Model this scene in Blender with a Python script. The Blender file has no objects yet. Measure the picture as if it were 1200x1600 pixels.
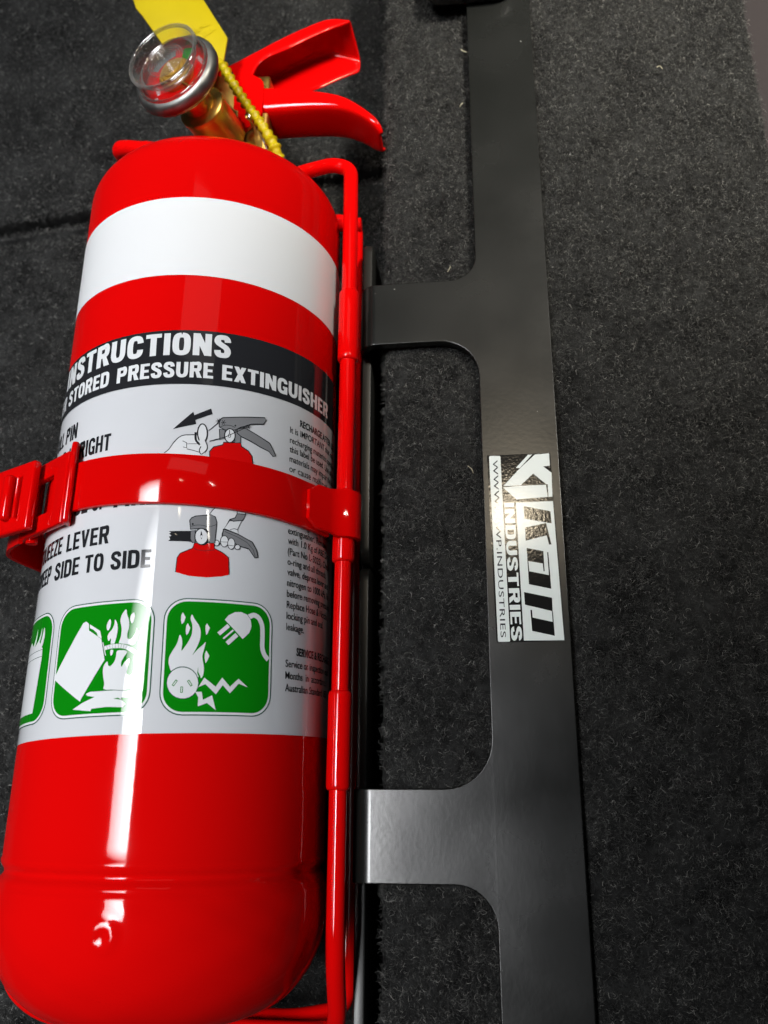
import bpy, bmesh, math, json
import numpy as np
from mathutils import Vector, Matrix
from mathutils.geometry import tessellate_polygon

S = 0.001                      # everything below is written in millimetres
scene = bpy.context.scene
COL = scene.collection
rng = np.random.default_rng(7)

# ------------------------------------------------------------------ camera
cam_d = bpy.data.cameras.new('camera')
cam = bpy.data.objects.new('camera', cam_d)
COL.objects.link(cam)
rot = Matrix.Rotation(0.338316, 3, 'Z') @ Matrix.Rotation(0.350846, 3, 'X') @ Matrix.Rotation(-0.353110, 3, 'Z')
cam.matrix_world = Matrix.Translation((0, 0, 0.246)) @ rot.to_4x4()
cam_d.sensor_fit = 'HORIZONTAL'
cam_d.sensor_width = 36.0
cam_d.lens = 36.0 * 1348.8 / 1200.0
cam_d.clip_start = 0.01
cam_d.clip_end = 20
cam_d.dof.use_dof = True
cam_d.dof.focus_distance = 0.236
cam_d.dof.aperture_fstop = 24
scene.camera = cam

# ------------------------------------------------------------------ light
world = bpy.data.worlds.new('World')
scene.world = world
world.use_nodes = True
bg = world.node_tree.nodes['Background']
bg.inputs[0].default_value = (0.80, 0.88, 1.0, 1)
bg.inputs[1].default_value = 0.012

def area(name, loc, target, sx, sy, power, col, spread=180):
    d = bpy.data.lights.new(name, 'AREA')
    d.shape = 'RECTANGLE'; d.size = sx; d.size_y = sy; d.energy = power; d.color = col
    d.spread = math.radians(spread)
    o = bpy.data.objects.new(name, d); COL.objects.link(o)
    o.location = loc
    o.rotation_euler = (Vector(target) - Vector(loc)).to_track_quat('-Z', 'Y').to_euler()
    return o
# the long ceiling panel that draws the pale streak down the cylinder
key = area('ceiling_panel_light', (-0.36, 0.04, 1.02), (-0.36, 0.041, 0.0), 0.25, 0.88, 1.9, (0.97, 0.98, 1.0), 38)
key.rotation_euler = (0, math.radians(-7.5), 0)      # tilt and narrow spread shaped to darken the carpet at right
# a broad dim ceiling panel beyond the top of the picture
area('far_ceiling_panel_light', (0.12, 0.84, 1.10), (0.10, 0.50, 0.0), 0.60, 0.30, 0.26, (1.0, 0.95, 0.86))
# a warm downlight further up
d = bpy.data.lights.new('warm_downlight', 'SPOT')
d.energy = 7.0; d.color = (1.0, 0.84, 0.60); d.shadow_soft_size = 0.03
d.spot_size = math.radians(33); d.spot_blend = 1.0
lo = bpy.data.objects.new('warm_downlight', d); COL.objects.link(lo)
lo.location = (0.045, 0.425, 1.02)
lo.rotation_euler = (Vector((0.10, 0.30, 0)) - Vector(lo.location)).to_track_quat('-Z', 'Y').to_euler()

# added fill spot, off to the upper right, to brighten the far right carpet
d = bpy.data.lights.new('carpet_fill_light', 'SPOT')
d.energy = 150; d.color = (1.0, 0.95, 0.85); d.shadow_soft_size = 0.09
d.spot_size = math.radians(27); d.spot_blend = 1.0
lo = bpy.data.objects.new('carpet_fill_light', d); COL.objects.link(lo)
lo.location = (0.48, 0.46, 0.92)
lo.rotation_euler = (Vector((0.14, 0.31, 0)) - Vector(lo.location)).to_track_quat('-Z', 'Y').to_euler()

scene.view_settings.view_transform = 'Standard'
scene.view_settings.look = 'None'
scene.view_settings.exposure = 0.0
scene.view_settings.gamma = 1.0
scene.render.engine = 'CYCLES'
scene.cycles.max_bounces = 10
scene.cycles.transmission_bounces = 10
scene.cycles.caustics_refractive = False
scene.cycles.caustics_reflective = False

# ------------------------------------------------------------------ materials
MATS = {}
def mat(name, col, rough=0.5, metal=0.0, coat=0.0, coat_rough=0.05, bump=None, var=None, trans=0.0, ior=1.5, spec=0.5, rvar=None, specks=None, crvar=None):
    """bump=(scale,strength,distance mm)  var=(scale,amount)  rvar=(scale,amount): roughness"""
    if name in MATS: return MATS[name]
    m = bpy.data.materials.new(name); m.use_nodes = True
    nt = m.node_tree; b = nt.nodes['Principled BSDF']
    b.inputs['Base Color'].default_value = (*col, 1)
    b.inputs['Roughness'].default_value = rough
    b.inputs['Metallic'].default_value = metal
    b.inputs['Coat Weight'].default_value = coat
    b.inputs['Coat Roughness'].default_value = coat_rough
    b.inputs['Transmission Weight'].default_value = trans
    b.inputs['IOR'].default_value = ior
    b.inputs['Specular IOR Level'].default_value = spec
    geo = nt.nodes.new('ShaderNodeNewGeometry')
    def noise(scale, detail=4):
        n = nt.nodes.new('ShaderNodeTexNoise'); n.inputs['Scale'].default_value = scale
        n.inputs['Detail'].default_value = detail
        nt.links.new(geo.outputs['Position'], n.inputs['Vector']); return n
    if var:
        n = noise(var[0]); r = nt.nodes.new('ShaderNodeMapRange')
        r.inputs[1].default_value = .3; r.inputs[2].default_value = .7
        r.inputs[3].default_value = 1 - var[1]; r.inputs[4].default_value = 1 + var[1]
        nt.links.new(n.outputs[0], r.inputs[0])
        mx = nt.nodes.new('ShaderNodeVectorMath'); mx.operation = 'SCALE'
        mx.inputs[0].default_value = col
        nt.links.new(r.outputs[0], mx.inputs['Scale'])
        nt.links.new(mx.outputs[0], b.inputs['Base Color'])
    if specks:              # scattered dust: (scale, radius, albedo)
        vo = nt.nodes.new('ShaderNodeTexVoronoi'); vo.inputs['Scale'].default_value = specks[0]
        nt.links.new(geo.outputs['Position'], vo.inputs['Vector'])
        nz = noise(specks[0] * .35, 2)
        sub = nt.nodes.new('ShaderNodeMath'); sub.operation = 'MULTIPLY_ADD'; sub.inputs[1].default_value = -.25; sub.inputs[2].default_value = specks[1] + .125
        nt.links.new(nz.outputs[0], sub.inputs[0])
        lt = nt.nodes.new('ShaderNodeMath'); lt.operation = 'LESS_THAN'
        nt.links.new(vo.outputs['Distance'], lt.inputs[0]); nt.links.new(sub.outputs[0], lt.inputs[1])
        mxs = nt.nodes.new('ShaderNodeMix'); mxs.data_type = 'RGBA'
        mxs.inputs[6].default_value = (*col, 1); mxs.inputs[7].default_value = (specks[2], specks[2], specks[2] * .93, 1)
        nt.links.new(lt.outputs[0], mxs.inputs[0]); nt.links.new(mxs.outputs[2], b.inputs['Base Color'])
    if crvar:
        n = noise(crvar[0], 5); r = nt.nodes.new('ShaderNodeMapRange')
        r.inputs[1].default_value = .35; r.inputs[2].default_value = .7
        r.inputs[3].default_value = coat_rough; r.inputs[4].default_value = coat_rough + crvar[1]
        nt.links.new(n.outputs[0], r.inputs[0]); nt.links.new(r.outputs[0], b.inputs['Coat Roughness'])
    if rvar:
        n = noise(rvar[0], 6); r = nt.nodes.new('ShaderNodeMapRange')
        r.inputs[1].default_value = .3; r.inputs[2].default_value = .7
        r.inputs[3].default_value = max(0, rough - rvar[1]); r.inputs[4].default_value = rough + rvar[1]
        nt.links.new(n.outputs[0], r.inputs[0]); nt.links.new(r.outputs[0], b.inputs['Roughness'])
    if bump:
        n = noise(bump[0], 3); bp = nt.nodes.new('ShaderNodeBump')
        bp.inputs['Strength'].default_value = bump[1]; bp.inputs['Distance'].default_value = bump[2] * S
        nt.links.new(n.outputs[0], bp.inputs['Height']); nt.links.new(bp.outputs[0], b.inputs['Normal'])
        if coat: nt.links.new(bp.outputs[0], b.inputs['Coat Normal'])
    MATS[name] = m
    return m

RED = mat('red_paint', (0.63, 0.0015, 0.0015), 0.5, coat=0.55, coat_rough=0.03, bump=(130, 0.35, 0.06), spec=0.0, crvar=(28, .06))
REDW = mat('red_wire_paint', (0.66, 0.0015, 0.0015), 0.5, coat=0.7, coat_rough=0.05, bump=(500, 0.3, 0.03), spec=0.0)
REDS = mat('red_strap_paint', (0.58, 0.001, 0.001), 0.5, coat=0.7, coat_rough=0.06, bump=(300, 0.3, 0.03), spec=0.0)
VINYL = mat('white_vinyl', (0.585, 0.60, 0.625), 0.4, coat=1.0, coat_rough=0.035, bump=(700, 0.1, 0.02), var=(60, .02), spec=0)
BAND = mat('white_band_vinyl', (0.72, 0.735, 0.75), 0.42, coat=0.15, coat_rough=0.2, bump=(500, .15, .02))
BLACKV = mat('black_print', (0.018, 0.019, 0.022), 0.26, coat=0.9, coat_rough=0.035, spec=0.0)
GREEN = mat('green_print', (0.003, 0.20, 0.004), 0.24, coat=0.9, coat_rough=0.035, spec=0.0)
DGREEN = mat('dark_green_print', (0.02, 0.085, 0.055), 0.24, coat=0.9, coat_rough=0.035, spec=0.0)
WPRINT = mat('white_print', (0.68, 0.70, 0.72), 0.24, coat=0.9, coat_rough=0.035, spec=0.0)
GPRINT = mat('grey_print', (0.20, 0.205, 0.215), 0.26, coat=0.9, coat_rough=0.035, spec=0.0)
RPRINT = mat('red_print', (0.62, 0.003, 0.003), 0.24, coat=0.9, coat_rough=0.035, spec=0.0)
RAIL = mat('black_powder_coat', (0.007, 0.0075, 0.0068), 0.25, bump=(750, 0.5, 0.03), rvar=(30, .05), spec=0.6, specks=(190, .008, .2))
EDGE = mat('black_steel_edge', (0.022, 0.0225, 0.021), 0.34, spec=0.7, bump=(900, .3, .03))
STICK = mat('black_sticker', (0.010, 0.010, 0.010), 0.09, bump=(1300, 0.45, 0.05), spec=.3)
STICKW = mat('white_sticker_print', (0.72, 0.77, 0.75), 0.12, bump=(1300, 0.3, 0.03), spec=.25)
BRASS = mat('brass', (0.78, 0.50, 0.13), 0.36, 1.0, bump=(400, .2, .05), rvar=(200, .08))
STEEL = mat('dull_steel', (0.30, 0.30, 0.285), 0.46, 1.0, bump=(300, .2, .05), rvar=(250, .1))
CHROME = mat('bright_steel', (0.7, 0.68, 0.62), 0.2, 1.0)
def clear_plastic(name, body, shine):
    m = bpy.data.materials.new(name); m.use_nodes = True; nt = m.node_tree
    nt.nodes.remove(nt.nodes['Principled BSDF']); out = nt.nodes['Material Output']
    lw = nt.nodes.new('ShaderNodeLayerWeight'); lw.inputs[0].default_value = .5
    tr = nt.nodes.new('ShaderNodeBsdfTransparent'); tr.inputs[0].default_value = (.96, .97, .965, 1)
    df = nt.nodes.new('ShaderNodeBsdfDiffuse'); df.inputs[0].default_value = (.55, .53, .50, 1)
    gl_ = nt.nodes.new('ShaderNodeBsdfGlossy'); gl_.inputs['Roughness'].default_value = .04
    pw = nt.nodes.new('ShaderNodeMath'); pw.operation = 'POWER'; pw.inputs[1].default_value = 2.2
    pm = nt.nodes.new('ShaderNodeMath'); pm.operation = 'MULTIPLY'; pm.inputs[1].default_value = body
    m1 = nt.nodes.new('ShaderNodeMixShader'); m2 = nt.nodes.new('ShaderNodeMixShader')
    fr = nt.nodes.new('ShaderNodeMath'); fr.operation = 'MULTIPLY_ADD'; fr.inputs[1].default_value = .45; fr.inputs[2].default_value = shine
    L = nt.links.new
    L(lw.outputs['Facing'], pw.inputs[0]); L(pw.outputs[0], fr.inputs[0]); L(pw.outputs[0], pm.inputs[0]); L(pm.outputs[0], m1.inputs[0])
    L(tr.outputs[0], m1.inputs[1]); L(df.outputs[0], m1.inputs[2])
    L(fr.outputs[0], m2.inputs[0]); L(m1.outputs[0], m2.inputs[1]); L(gl_.outputs[0], m2.inputs[2]); L(m2.outputs[0], out.inputs[0])
    return m
LENS = clear_plastic('clear_plastic', .2, .04)
LENSR = clear_plastic('clear_plastic_ring', .55, .06)
LENSE = clear_plastic('clear_plastic_edge', .85, .22)
YEL = mat('yellow_plastic', (0.50, 0.385, 0.002), 0.38, bump=(200, .2, .06), var=(80, .05))
DARKP = mat('black_plastic', (0.012, 0.012, 0.013), 0.25, coat=.3)
TRIM = mat('maroon_trim', (0.010, 0.0062, 0.0068), 0.9, var=(20, .1))
LINT = mat('pale_lint', (0.45, 0.42, 0.30), 0.7)

def carpet_mat(name, k):
    m = bpy.data.materials.new(name); m.use_nodes = True
    nt = m.node_tree; b = nt.nodes['Principled BSDF']
    b.inputs['Roughness'].default_value = .95; b.inputs['Specular IOR Level'].default_value = .1
    geo = nt.nodes.new('ShaderNodeNewGeometry')
    n = nt.nodes.new('ShaderNodeTexNoise'); n.inputs['Scale'].default_value = 420; n.inputs['Detail'].default_value = 5
    n2 = nt.nodes.new('ShaderNodeTexNoise'); n2.inputs['Scale'].default_value = 60; n2.inputs['Detail'].default_value = 3
    for q in (n, n2): nt.links.new(geo.outputs['Position'], q.inputs['Vector'])
    ml = nt.nodes.new('ShaderNodeMath'); ml.operation = 'MULTIPLY'
    nt.links.new(n.outputs[0], ml.inputs[0]); nt.links.new(n2.outputs[0], ml.inputs[1])
    cr = nt.nodes.new('ShaderNodeValToRGB')
    cr.color_ramp.elements[0].position = .12; cr.color_ramp.elements[0].color = (.003*k, .003*k, .003*k, 1)
    cr.color_ramp.elements[1].position = .45; cr.color_ramp.elements[1].color = (.026*k, .0265*k, .026*k, 1)
    nt.links.new(ml.outputs[0], cr.inputs[0]); nt.links.new(cr.outputs[0], b.inputs['Base Color'])
    bp = nt.nodes.new('ShaderNodeBump'); bp.inputs['Distance'].default_value = .6 * S; bp.inputs['Strength'].default_value = .8
    nt.links.new(n.outputs[0], bp.inputs['Height']); nt.links.new(bp.outputs[0], b.inputs['Normal'])
    return m
CARPET = carpet_mat('charcoal_carpet', 1.1)

def fibre_mat(name, k):
    m = bpy.data.materials.new(name); m.use_nodes = True
    nt = m.node_tree; b = nt.nodes['Principled BSDF']
    b.inputs['Roughness'].default_value = .5; b.inputs['Specular IOR Level'].default_value = .35
    hi = nt.nodes.new('ShaderNodeHairInfo')
    cr = nt.nodes.new('ShaderNodeValToRGB'); e = cr.color_ramp.elements
    e[0].position = 0; e[0].color = (.006*k, .006*k, .006*k, 1)
    e[1].position = 1; e[1].color = (.34*k, .335*k, .31*k, 1)
    for pos, v in ((.35, .014), (.75, .05), (.94, .12)):
        x = cr.color_ramp.elements.new(pos); x.color = (v*k, v*k*1.0, v*k*.95, 1)
    nt.links.new(hi.outputs['Random'], cr.inputs[0]); nt.links.new(cr.outputs[0], b.inputs['Base Color'])
    return m
FIBRE = fibre_mat('carpet_fibre', 1.3)

# ------------------------------------------------------------------ helpers
def tag(o, label=None, cat=None, group=None, kind=None):
    if label: o['label'] = label
    if cat: o['category'] = cat
    if group: o['group'] = group
    if kind: o['kind'] = kind
    return o

def link_mesh(name, me, materials, parent=None, smooth=35):
    if not isinstance(materials, (list, tuple)): materials = [materials]
    for m in materials: me.materials.append(m)
    if smooth:
        me.polygons.foreach_set('use_smooth', [True] * len(me.polygons))
        me.set_sharp_from_angle(angle=math.radians(smooth))
    o = bpy.data.objects.new(name, me); COL.objects.link(o)
    if parent: o.parent = parent
    return o

def obj(name, bm, materials, parent=None, smooth=35, recalc=True):
    if recalc: bmesh.ops.recalc_face_normals(bm, faces=bm.faces)
    bmesh.ops.scale(bm, vec=(S, S, S), verts=bm.verts)
    me = bpy.data.meshes.new(name); bm.to_mesh(me); bm.free()
    return link_mesh(name, me, materials, parent, smooth)

def empty(name, loc=(0, 0, 0)):
    """root of a thing; parts keep world coordinates through the inverse"""
    o = bpy.data.objects.new(name, None); COL.objects.link(o)
    o.empty_display_size = .02
    return o

def lathe(bm, prof, n, M=Matrix(), cap0=False, cap1=False, disp=None):
    """prof: (h, r) along local z, revolved"""
    rings = []
    for h, r in prof:
        ring = []
        for i in range(n):
            a = 2 * math.pi * i / n
            rr = r + (disp(h, a) if disp else 0)
            ring.append(bm.verts.new(M @ Vector((rr * math.sin(a), rr * math.cos(a), h))))
        rings.append(ring)
    for A, B in zip(rings[:-1], rings[1:]):
        for i in range(n):
            bm.faces.new((A[i], A[(i + 1) % n], B[(i + 1) % n], B[i]))
    if cap0: bm.faces.new(rings[0][::-1])
    if cap1: bm.faces.new(rings[-1])
    return rings

def spline(pts, n):
    """Catmull-Rom through pts, n samples per span"""
    P = [Vector(p) for p in pts]; P = [2 * P[0] - P[1]] + P + [2 * P[-1] - P[-2]]
    out = []
    for k in range(1, len(P) - 2):
        for j in range(n):
            t = j / n
            a, b, c, d_ = P[k - 1], P[k], P[k + 1], P[k + 2]
            out.append(.5 * ((2 * b) + (c - a) * t + (2 * a - 5 * b + 4 * c - d_) * t * t + (3 * b - a - 3 * c + d_) * t ** 3))
    out.append(P[-2].copy())
    return out

def tube(bm, pts, r, n=14, closed=False, caps=True):
    pts = [Vector(p) for p in pts]; m = len(pts)
    rad = r if isinstance(r, (list, tuple)) else [r] * m
    up = None; rings = []
    for i, p in enumerate(pts):
        a = pts[(i - 1) % m] if (closed or i > 0) else p
        b = pts[(i + 1) % m] if (closed or i < m - 1) else p
        t = (b - a).normalized()
        if up is None:
            up = t.orthogonal().normalized()
        up = (up - up.dot(t) * t).normalized(); w = t.cross(up)
        rings.append([bm.verts.new(p + rad[i] * (math.cos(2 * math.pi * k / n) * up + math.sin(2 * math.pi * k / n) * w)) for k in range(n)])
    pairs = list(zip(rings[:-1], rings[1:])) + ([(rings[-1], rings[0])] if closed else [])
    for A, B in pairs:
        for i in range(n): bm.faces.new((A[i], A[(i + 1) % n], B[(i + 1) % n], B[i]))
    if caps and not closed:
        bm.faces.new(rings[0][::-1]); bm.faces.new(rings[-1])

def fillet(pts, rad, seg=7):
    """round the corners of a polyline (open) in 3-D"""
    P = [Vector(p) for p in pts]; out = [P[0]]
    for i in range(1, len(P) - 1):
        r = rad[i] if isinstance(rad, (list, tuple)) else rad
        a, b, c = P[i - 1], P[i], P[i + 1]
        u = (a - b); v = (c - b); l = min(r, u.length * .49, v.length * .49)
        p0 = b + u.normalized() * l; p1 = b + v.normalized() * l
        for k in range(seg + 1):
            t = k / seg; out.append((1 - t) ** 2 * p0 + 2 * t * (1 - t) * b + t * t * p1)
    out.append(P[-1]); return out

def box(bm, x0, x1, y0, y1, z0, z1, bev=0, seg=2):
    r = bmesh.ops.create_cube(bm, size=1)
    vs = r['verts']
    for v in vs:
        v.co = Vector((x0 + (v.co.x + .5) * (x1 - x0), y0 + (v.co.y + .5) * (y1 - y0), z0 + (v.co.z + .5) * (z1 - z0)))
    if bev:
        es = list({e for v in vs for e in v.link_edges})
        bmesh.ops.bevel(bm, geom=es, offset=bev, segments=seg, affect='EDGES', profile=.5)

def poly_tris(pts):
    t = tessellate_polygon([[Vector((x, y, 0)) for x, y in pts]])
    return t

def chaikin(pts, closed=True, it=2):
    for _ in range(it):
        q = []; n = len(pts)
        rng_ = range(n) if closed else range(n - 1)
        if not closed: q.append(pts[0])
        for i in rng_:
            a, b = pts[i], pts[(i + 1) % n]
            q.append((a[0] * .8 + b[0] * .2, a[1] * .8 + b[1] * .2)); q.append((a[0] * .2 + b[0] * .8, a[1] * .2 + b[1] * .8))
        if not closed: q.append(pts[-1])
        pts = q
    return pts

def stroke(pts, w):
    n = len(pts); L = []; R = []
    for i in range(n):
        a = pts[max(i - 1, 0)]; b = pts[min(i + 1, n - 1)]
        dx, dy = b[0] - a[0], b[1] - a[1]; l = math.hypot(dx, dy) or 1
        L.append((pts[i][0] - dy / l * w / 2, pts[i][1] + dx / l * w / 2)); R.append((pts[i][0] + dy / l * w / 2, pts[i][1] - dx / l * w / 2))
    return L + R[::-1]

def text_mesh(s, bold=0.0, spacing=1.0):
    """triangles of a line of text at cap height 1, left = 0"""
    c = bpy.data.curves.new('t', 'FONT'); c.body = s; c.size = 1; c.offset = bold; c.space_character = spacing
    c.resolution_u = 3; c.fill_mode = 'FRONT'
    o = bpy.data.objects.new('t', c); COL.objects.link(o)
    dg = bpy.context.evaluated_depsgraph_get(); dg.update()
    me = bpy.data.meshes.new_from_object(o.evaluated_get(dg))
    v = np.zeros(len(me.vertices) * 3, np.float32); me.vertices.foreach_get('co', v); v = v.reshape(-1, 3)[:, :2].copy()
    f = [tuple(p.vertices) for p in me.polygons]
    bpy.data.objects.remove(o); bpy.data.curves.remove(c); bpy.data.meshes.remove(me)
    return v, f
CAP = None
def text_fit(s, x0, x1, base, cap, bold=0.0, spacing=1.0, k=None):
    """x1 given: squeezed to the width; else k = width scale relative to height"""
    global CAP
    if CAP is None:
        v, _ = text_mesh('H'); CAP = float(v[:, 1].max() - v[:, 1].min())
    v, f = text_mesh(s, bold, spacing)
    mn, mx = v[:, 0].min(), v[:, 0].max()
    sy = cap / (CAP + 2 * bold)
    sx = (x1 - x0) / (mx - mn) if x1 is not None else sy * k
    out = np.stack([(v[:, 0] - mn) * sx + x0, (v[:, 1] + bold) * sy + base], -1)
    return out, f

def heavy(s, x0, x1, base, cap, t=.19):
    """heavy condensed grotesque capitals drawn as strokes; returns list of (polygon verts, faces)"""
    h = t / 2; out = []; x = 0.0
    def P(*pts): out.append(([(x + a, b) for a, b in pts], None))
    def bar(a0, a1, b0, b1): P((a0, b0), (a1, b0), (a1, b1), (a0, b1))
    def C(pts, w=t, n=7):
        q = [(v.x, v.y) for v in spline([(a, b, 0) for a, b in pts], n)]; m = len(q)
        out.append(([(x + a, b) for a, b in stroke(q, w)], [(i, i + 1, 2 * m - 2 - i, 2 * m - 1 - i) for i in range(m - 1)]))
    for ch in s:
        w = .60; tb = t * .82; hb = tb / 2; l, r, c = h, w - h, w / 2
        if ch == 'I': w = t; bar(0, t, 0, 1)
        elif ch == 'N': w = .62; bar(0, t, 0, 1); bar(w - t, w, 0, 1); P((0, 1), (t * 1.05, 1), (w, 0), (w - t * 1.05, 0))
        elif ch == 'T': w = .56; bar(0, w, 1 - tb, 1); bar(w / 2 - h, w / 2 + h, 0, 1)
        elif ch == 'E': w = .50; bar(0, t, 0, 1); bar(0, w, 0, tb); bar(0, w, 1 - tb, 1); bar(0, w * .92, .5 - hb, .5 + hb)
        elif ch == 'F': w = .49; bar(0, t, 0, 1); bar(0, w, 1 - tb, 1); bar(0, w * .9, .48 - hb, .48 + hb)
        elif ch == 'L': w = .48; bar(0, t, 0, 1); bar(0, w, 0, tb)
        elif ch == 'H': bar(0, t, 0, 1); bar(w - t, w, 0, 1); bar(0, w, .5 - hb, .5 + hb)
        elif ch == 'U': C([(l, 1), (l, .6), (l, .32), (l + .06, .14), (c, hb), (r - .06, .14), (r, .32), (r, .6), (r, 1)])
        elif ch in 'OQ':
            C([(c, 1 - hb), (l + .055, .86), (l, .68), (l, .32), (l + .055, .14), (c, hb), (r - .055, .14), (r, .32), (r, .68), (r - .055, .86), (c, 1 - hb)])
            if ch == 'Q': P((.34, .25), (.45, .30), (w + .02, .02), (w - .12, -.03))
        elif ch in 'CG':
            if ch == 'C': C([(r, .66), (r - .01, .76), (r - .06, .87), (c, 1 - hb), (l + .055, .86), (l, .68), (l, .32), (l + .055, .14), (c, hb), (r - .06, .13), (r - .01, .24), (r, .36)])
            else:
                C([(r, .70), (r - .01, .78), (r - .06, .88), (c, 1 - hb), (l + .055, .86), (l, .68), (l, .32), (l + .055, .14), (c, hb), (r - .07, .11), (r, .25)])
                bar(r - h, r + h, 0, .5); bar(c + .02, r + h, .5 - tb * .9, .5)
        elif ch == 'S':
            w = .57; r = w - h; c = w / 2
            C([(r, .70), (r - .015, .80), (r - .07, .89), (c, 1 - hb), (l + .05, .88), (l, .75), (l + .04, .64), (c, .53), (r - .05, .43), (r, .27), (r - .05, .12), (c, hb), (l + .07, .11), (l + .015, .20), (l, .31)])
        elif ch in 'PRBD':
            bar(0, t, 0, 1)
            if ch == 'D': C([(t * .5, 1 - hb), (.26, 1 - hb), (r - .05, .87), (r, .68), (r, .32), (r - .05, .13), (.26, hb), (t * .5, hb)])
            else:
                C([(t * .5, 1 - hb), (.30, 1 - hb), (r - .05, .93), (r - .01, .74), (r - .05, .53), (.30, .45 + hb * .6), (t * .5, .45 + hb * .6)])
                if ch == 'R': P((.26, .48), (.44, .48), (w + .02, 0), (w - t * 1.05, 0))
                if ch == 'B': C([(t * .5, .47), (.30, .47), (r - .03, .42), (r, .27), (r - .04, .10), (.30, hb), (t * .5, hb)])
        elif ch == 'V': w = .6; P((0, 1), (t * 1.02, 1), (w / 2 + .07, 0), (w / 2 - .08, 0)); P((w - t * 1.02, 1), (w, 1), (w / 2 + .08, 0), (w / 2 - .07, 0))
        elif ch == 'A': w = .62; P((0, 0), (t, 0), (w / 2 + .08, 1), (w / 2 - .09, 1)); P((w - t, 0), (w, 0), (w / 2 + .09, 1), (w / 2 - .08, 1)); bar(.14, w - .14, .2, .2 + tb)
        elif ch == 'W':
            w = .92
            for a, b in ((0, .24), (.46, .24), (.46, .68), (.92, .68)):
                a0 = max(0, min(a - h if a else 0, w - t)); P((a0, 1), (a0 + t, 1), (b + h * .95, 0), (b - h * .95, 0))
        elif ch == 'X': w = .6; P((0, 1), (t * 1.1, 1), (w, 0), (w - t * 1.1, 0)); P((w - t * 1.1, 1), (w, 1), (t * 1.1, 0), (0, 0))
        elif ch == 'Z': w = .52; bar(0, w, 1 - tb, 1); bar(0, w, 0, tb); P((w - t * 1.25, 1 - tb), (w, 1 - tb), (t * 1.25, tb), (0, tb))
        x += w + .085
    W = x - .085; k = (x1 - x0) / W
    return [([(x0 + a * k, base + b * cap) for a, b in v], f) for v, f in out]

# ------------------------------------------------------------------ the cylinder as a drawing surface
AX, R0 = -88.69, 42.5
def lab(a, b, off):
    """label drawing coordinates -> world mm"""
    s = a + .03 * (70 - b); y = b + .03 * s; t = s / R0; r = R0 + off
    return Vector((AX + r * math.sin(t), y, r * math.cos(t)))

class Art:
    def __init__(self): self.v = []; self.f = []; self.m = []
    def add(self, verts, faces, layer, mi=0):
        n = len(self.v)
        self.v += [(float(x), float(y), layer) for x, y in verts]
        self.f += [tuple(i + n for i in f) for f in faces]; self.m += [mi] * len(faces)
    def poly(self, pts, layer, mi=0): self.add(pts, poly_tris(pts), layer, mi)
    def text(self, s, x0, x1, base, cap, layer, bold=0.0, spacing=1.0, k=None, mi=0):
        v, f = text_fit(s, x0, x1, base, cap, bold, spacing, k); self.add(v, f, layer, mi)
    def heavy(self, s, x0, x1, base, cap, layer, t=.19, mi=0):
        for i, (v, f) in enumerate(heavy(s, x0, x1, base, cap, t)):
            self.add(v, f or poly_tris(v), layer + .002 * (i % 6), mi)
    def build(self, name, materials, parent, fn, step=1.2):
        bm = bmesh.new()
        vs = [bm.verts.new(p) for p in self.v]
        for f, mi in zip(self.f, self.m):
            try: bm.faces.new([vs[i] for i in f]).material_index = mi
            except ValueError: pass
        if step:
            x0 = min(p[0] for p in self.v); x1 = max(p[0] for p in self.v)
            k = math.ceil(x0 / step)
            while k * step < x1:
                bmesh.ops.bisect_plane(bm, geom=bm.verts[:] + bm.edges[:] + bm.faces[:], dist=1e-6, plane_co=(k * step + 1e-4, 0, 0), plane_no=(1, 0, 0))
                k += 1
        for v in bm.verts: v.co = fn(v.co.x, v.co.y, v.co.z)
        for f in bm.faces:      # face outwards / upwards
            f.normal_update()
            c = f.calc_center_median(); out = fn.out(c)
            if f.normal.dot(out) < 0: f.normal_flip()
        return obj(name, bm, materials, parent, smooth=30, recalc=False)
lab.out = lambda c: Vector((c.x - AX, 0, c.z))
def flat(x, y, z): return Vector((x, y, z))
flat.out = lambda c: Vector((0, 0, 1))

def rrect(x0, x1, y0, y1, r, n=8):
    P = []
    for cx, cy, a0 in ((x1 - r, y1 - r, 0), (x0 + r, y1 - r, 90), (x0 + r, y0 + r, 180), (x1 - r, y0 + r, 270)):
        for k in range(n + 1):
            a = math.radians(a0 + 90 * k / n); P.append((cx + r * math.cos(a), cy + r * math.sin(a)))
    return P

# ================================================================== the setting
def sheet(name, path, y0, y1, ny, material, kind='structure'):
    """path: list of (x, z); swept along Y"""
    bm = bmesh.new(); rows = []
    for j in range(ny + 1):
        y = y0 + (y1 - y0) * j / ny
        rows.append([bm.verts.new((x, y, z)) for x, z in path])
    for A, B in zip(rows[:-1], rows[1:]):
        for i in range(len(path) - 1): bm.faces.new((A[i], A[i + 1], B[i + 1], B[i]))
    return tag(obj(name, bm, material), kind=kind)

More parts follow.
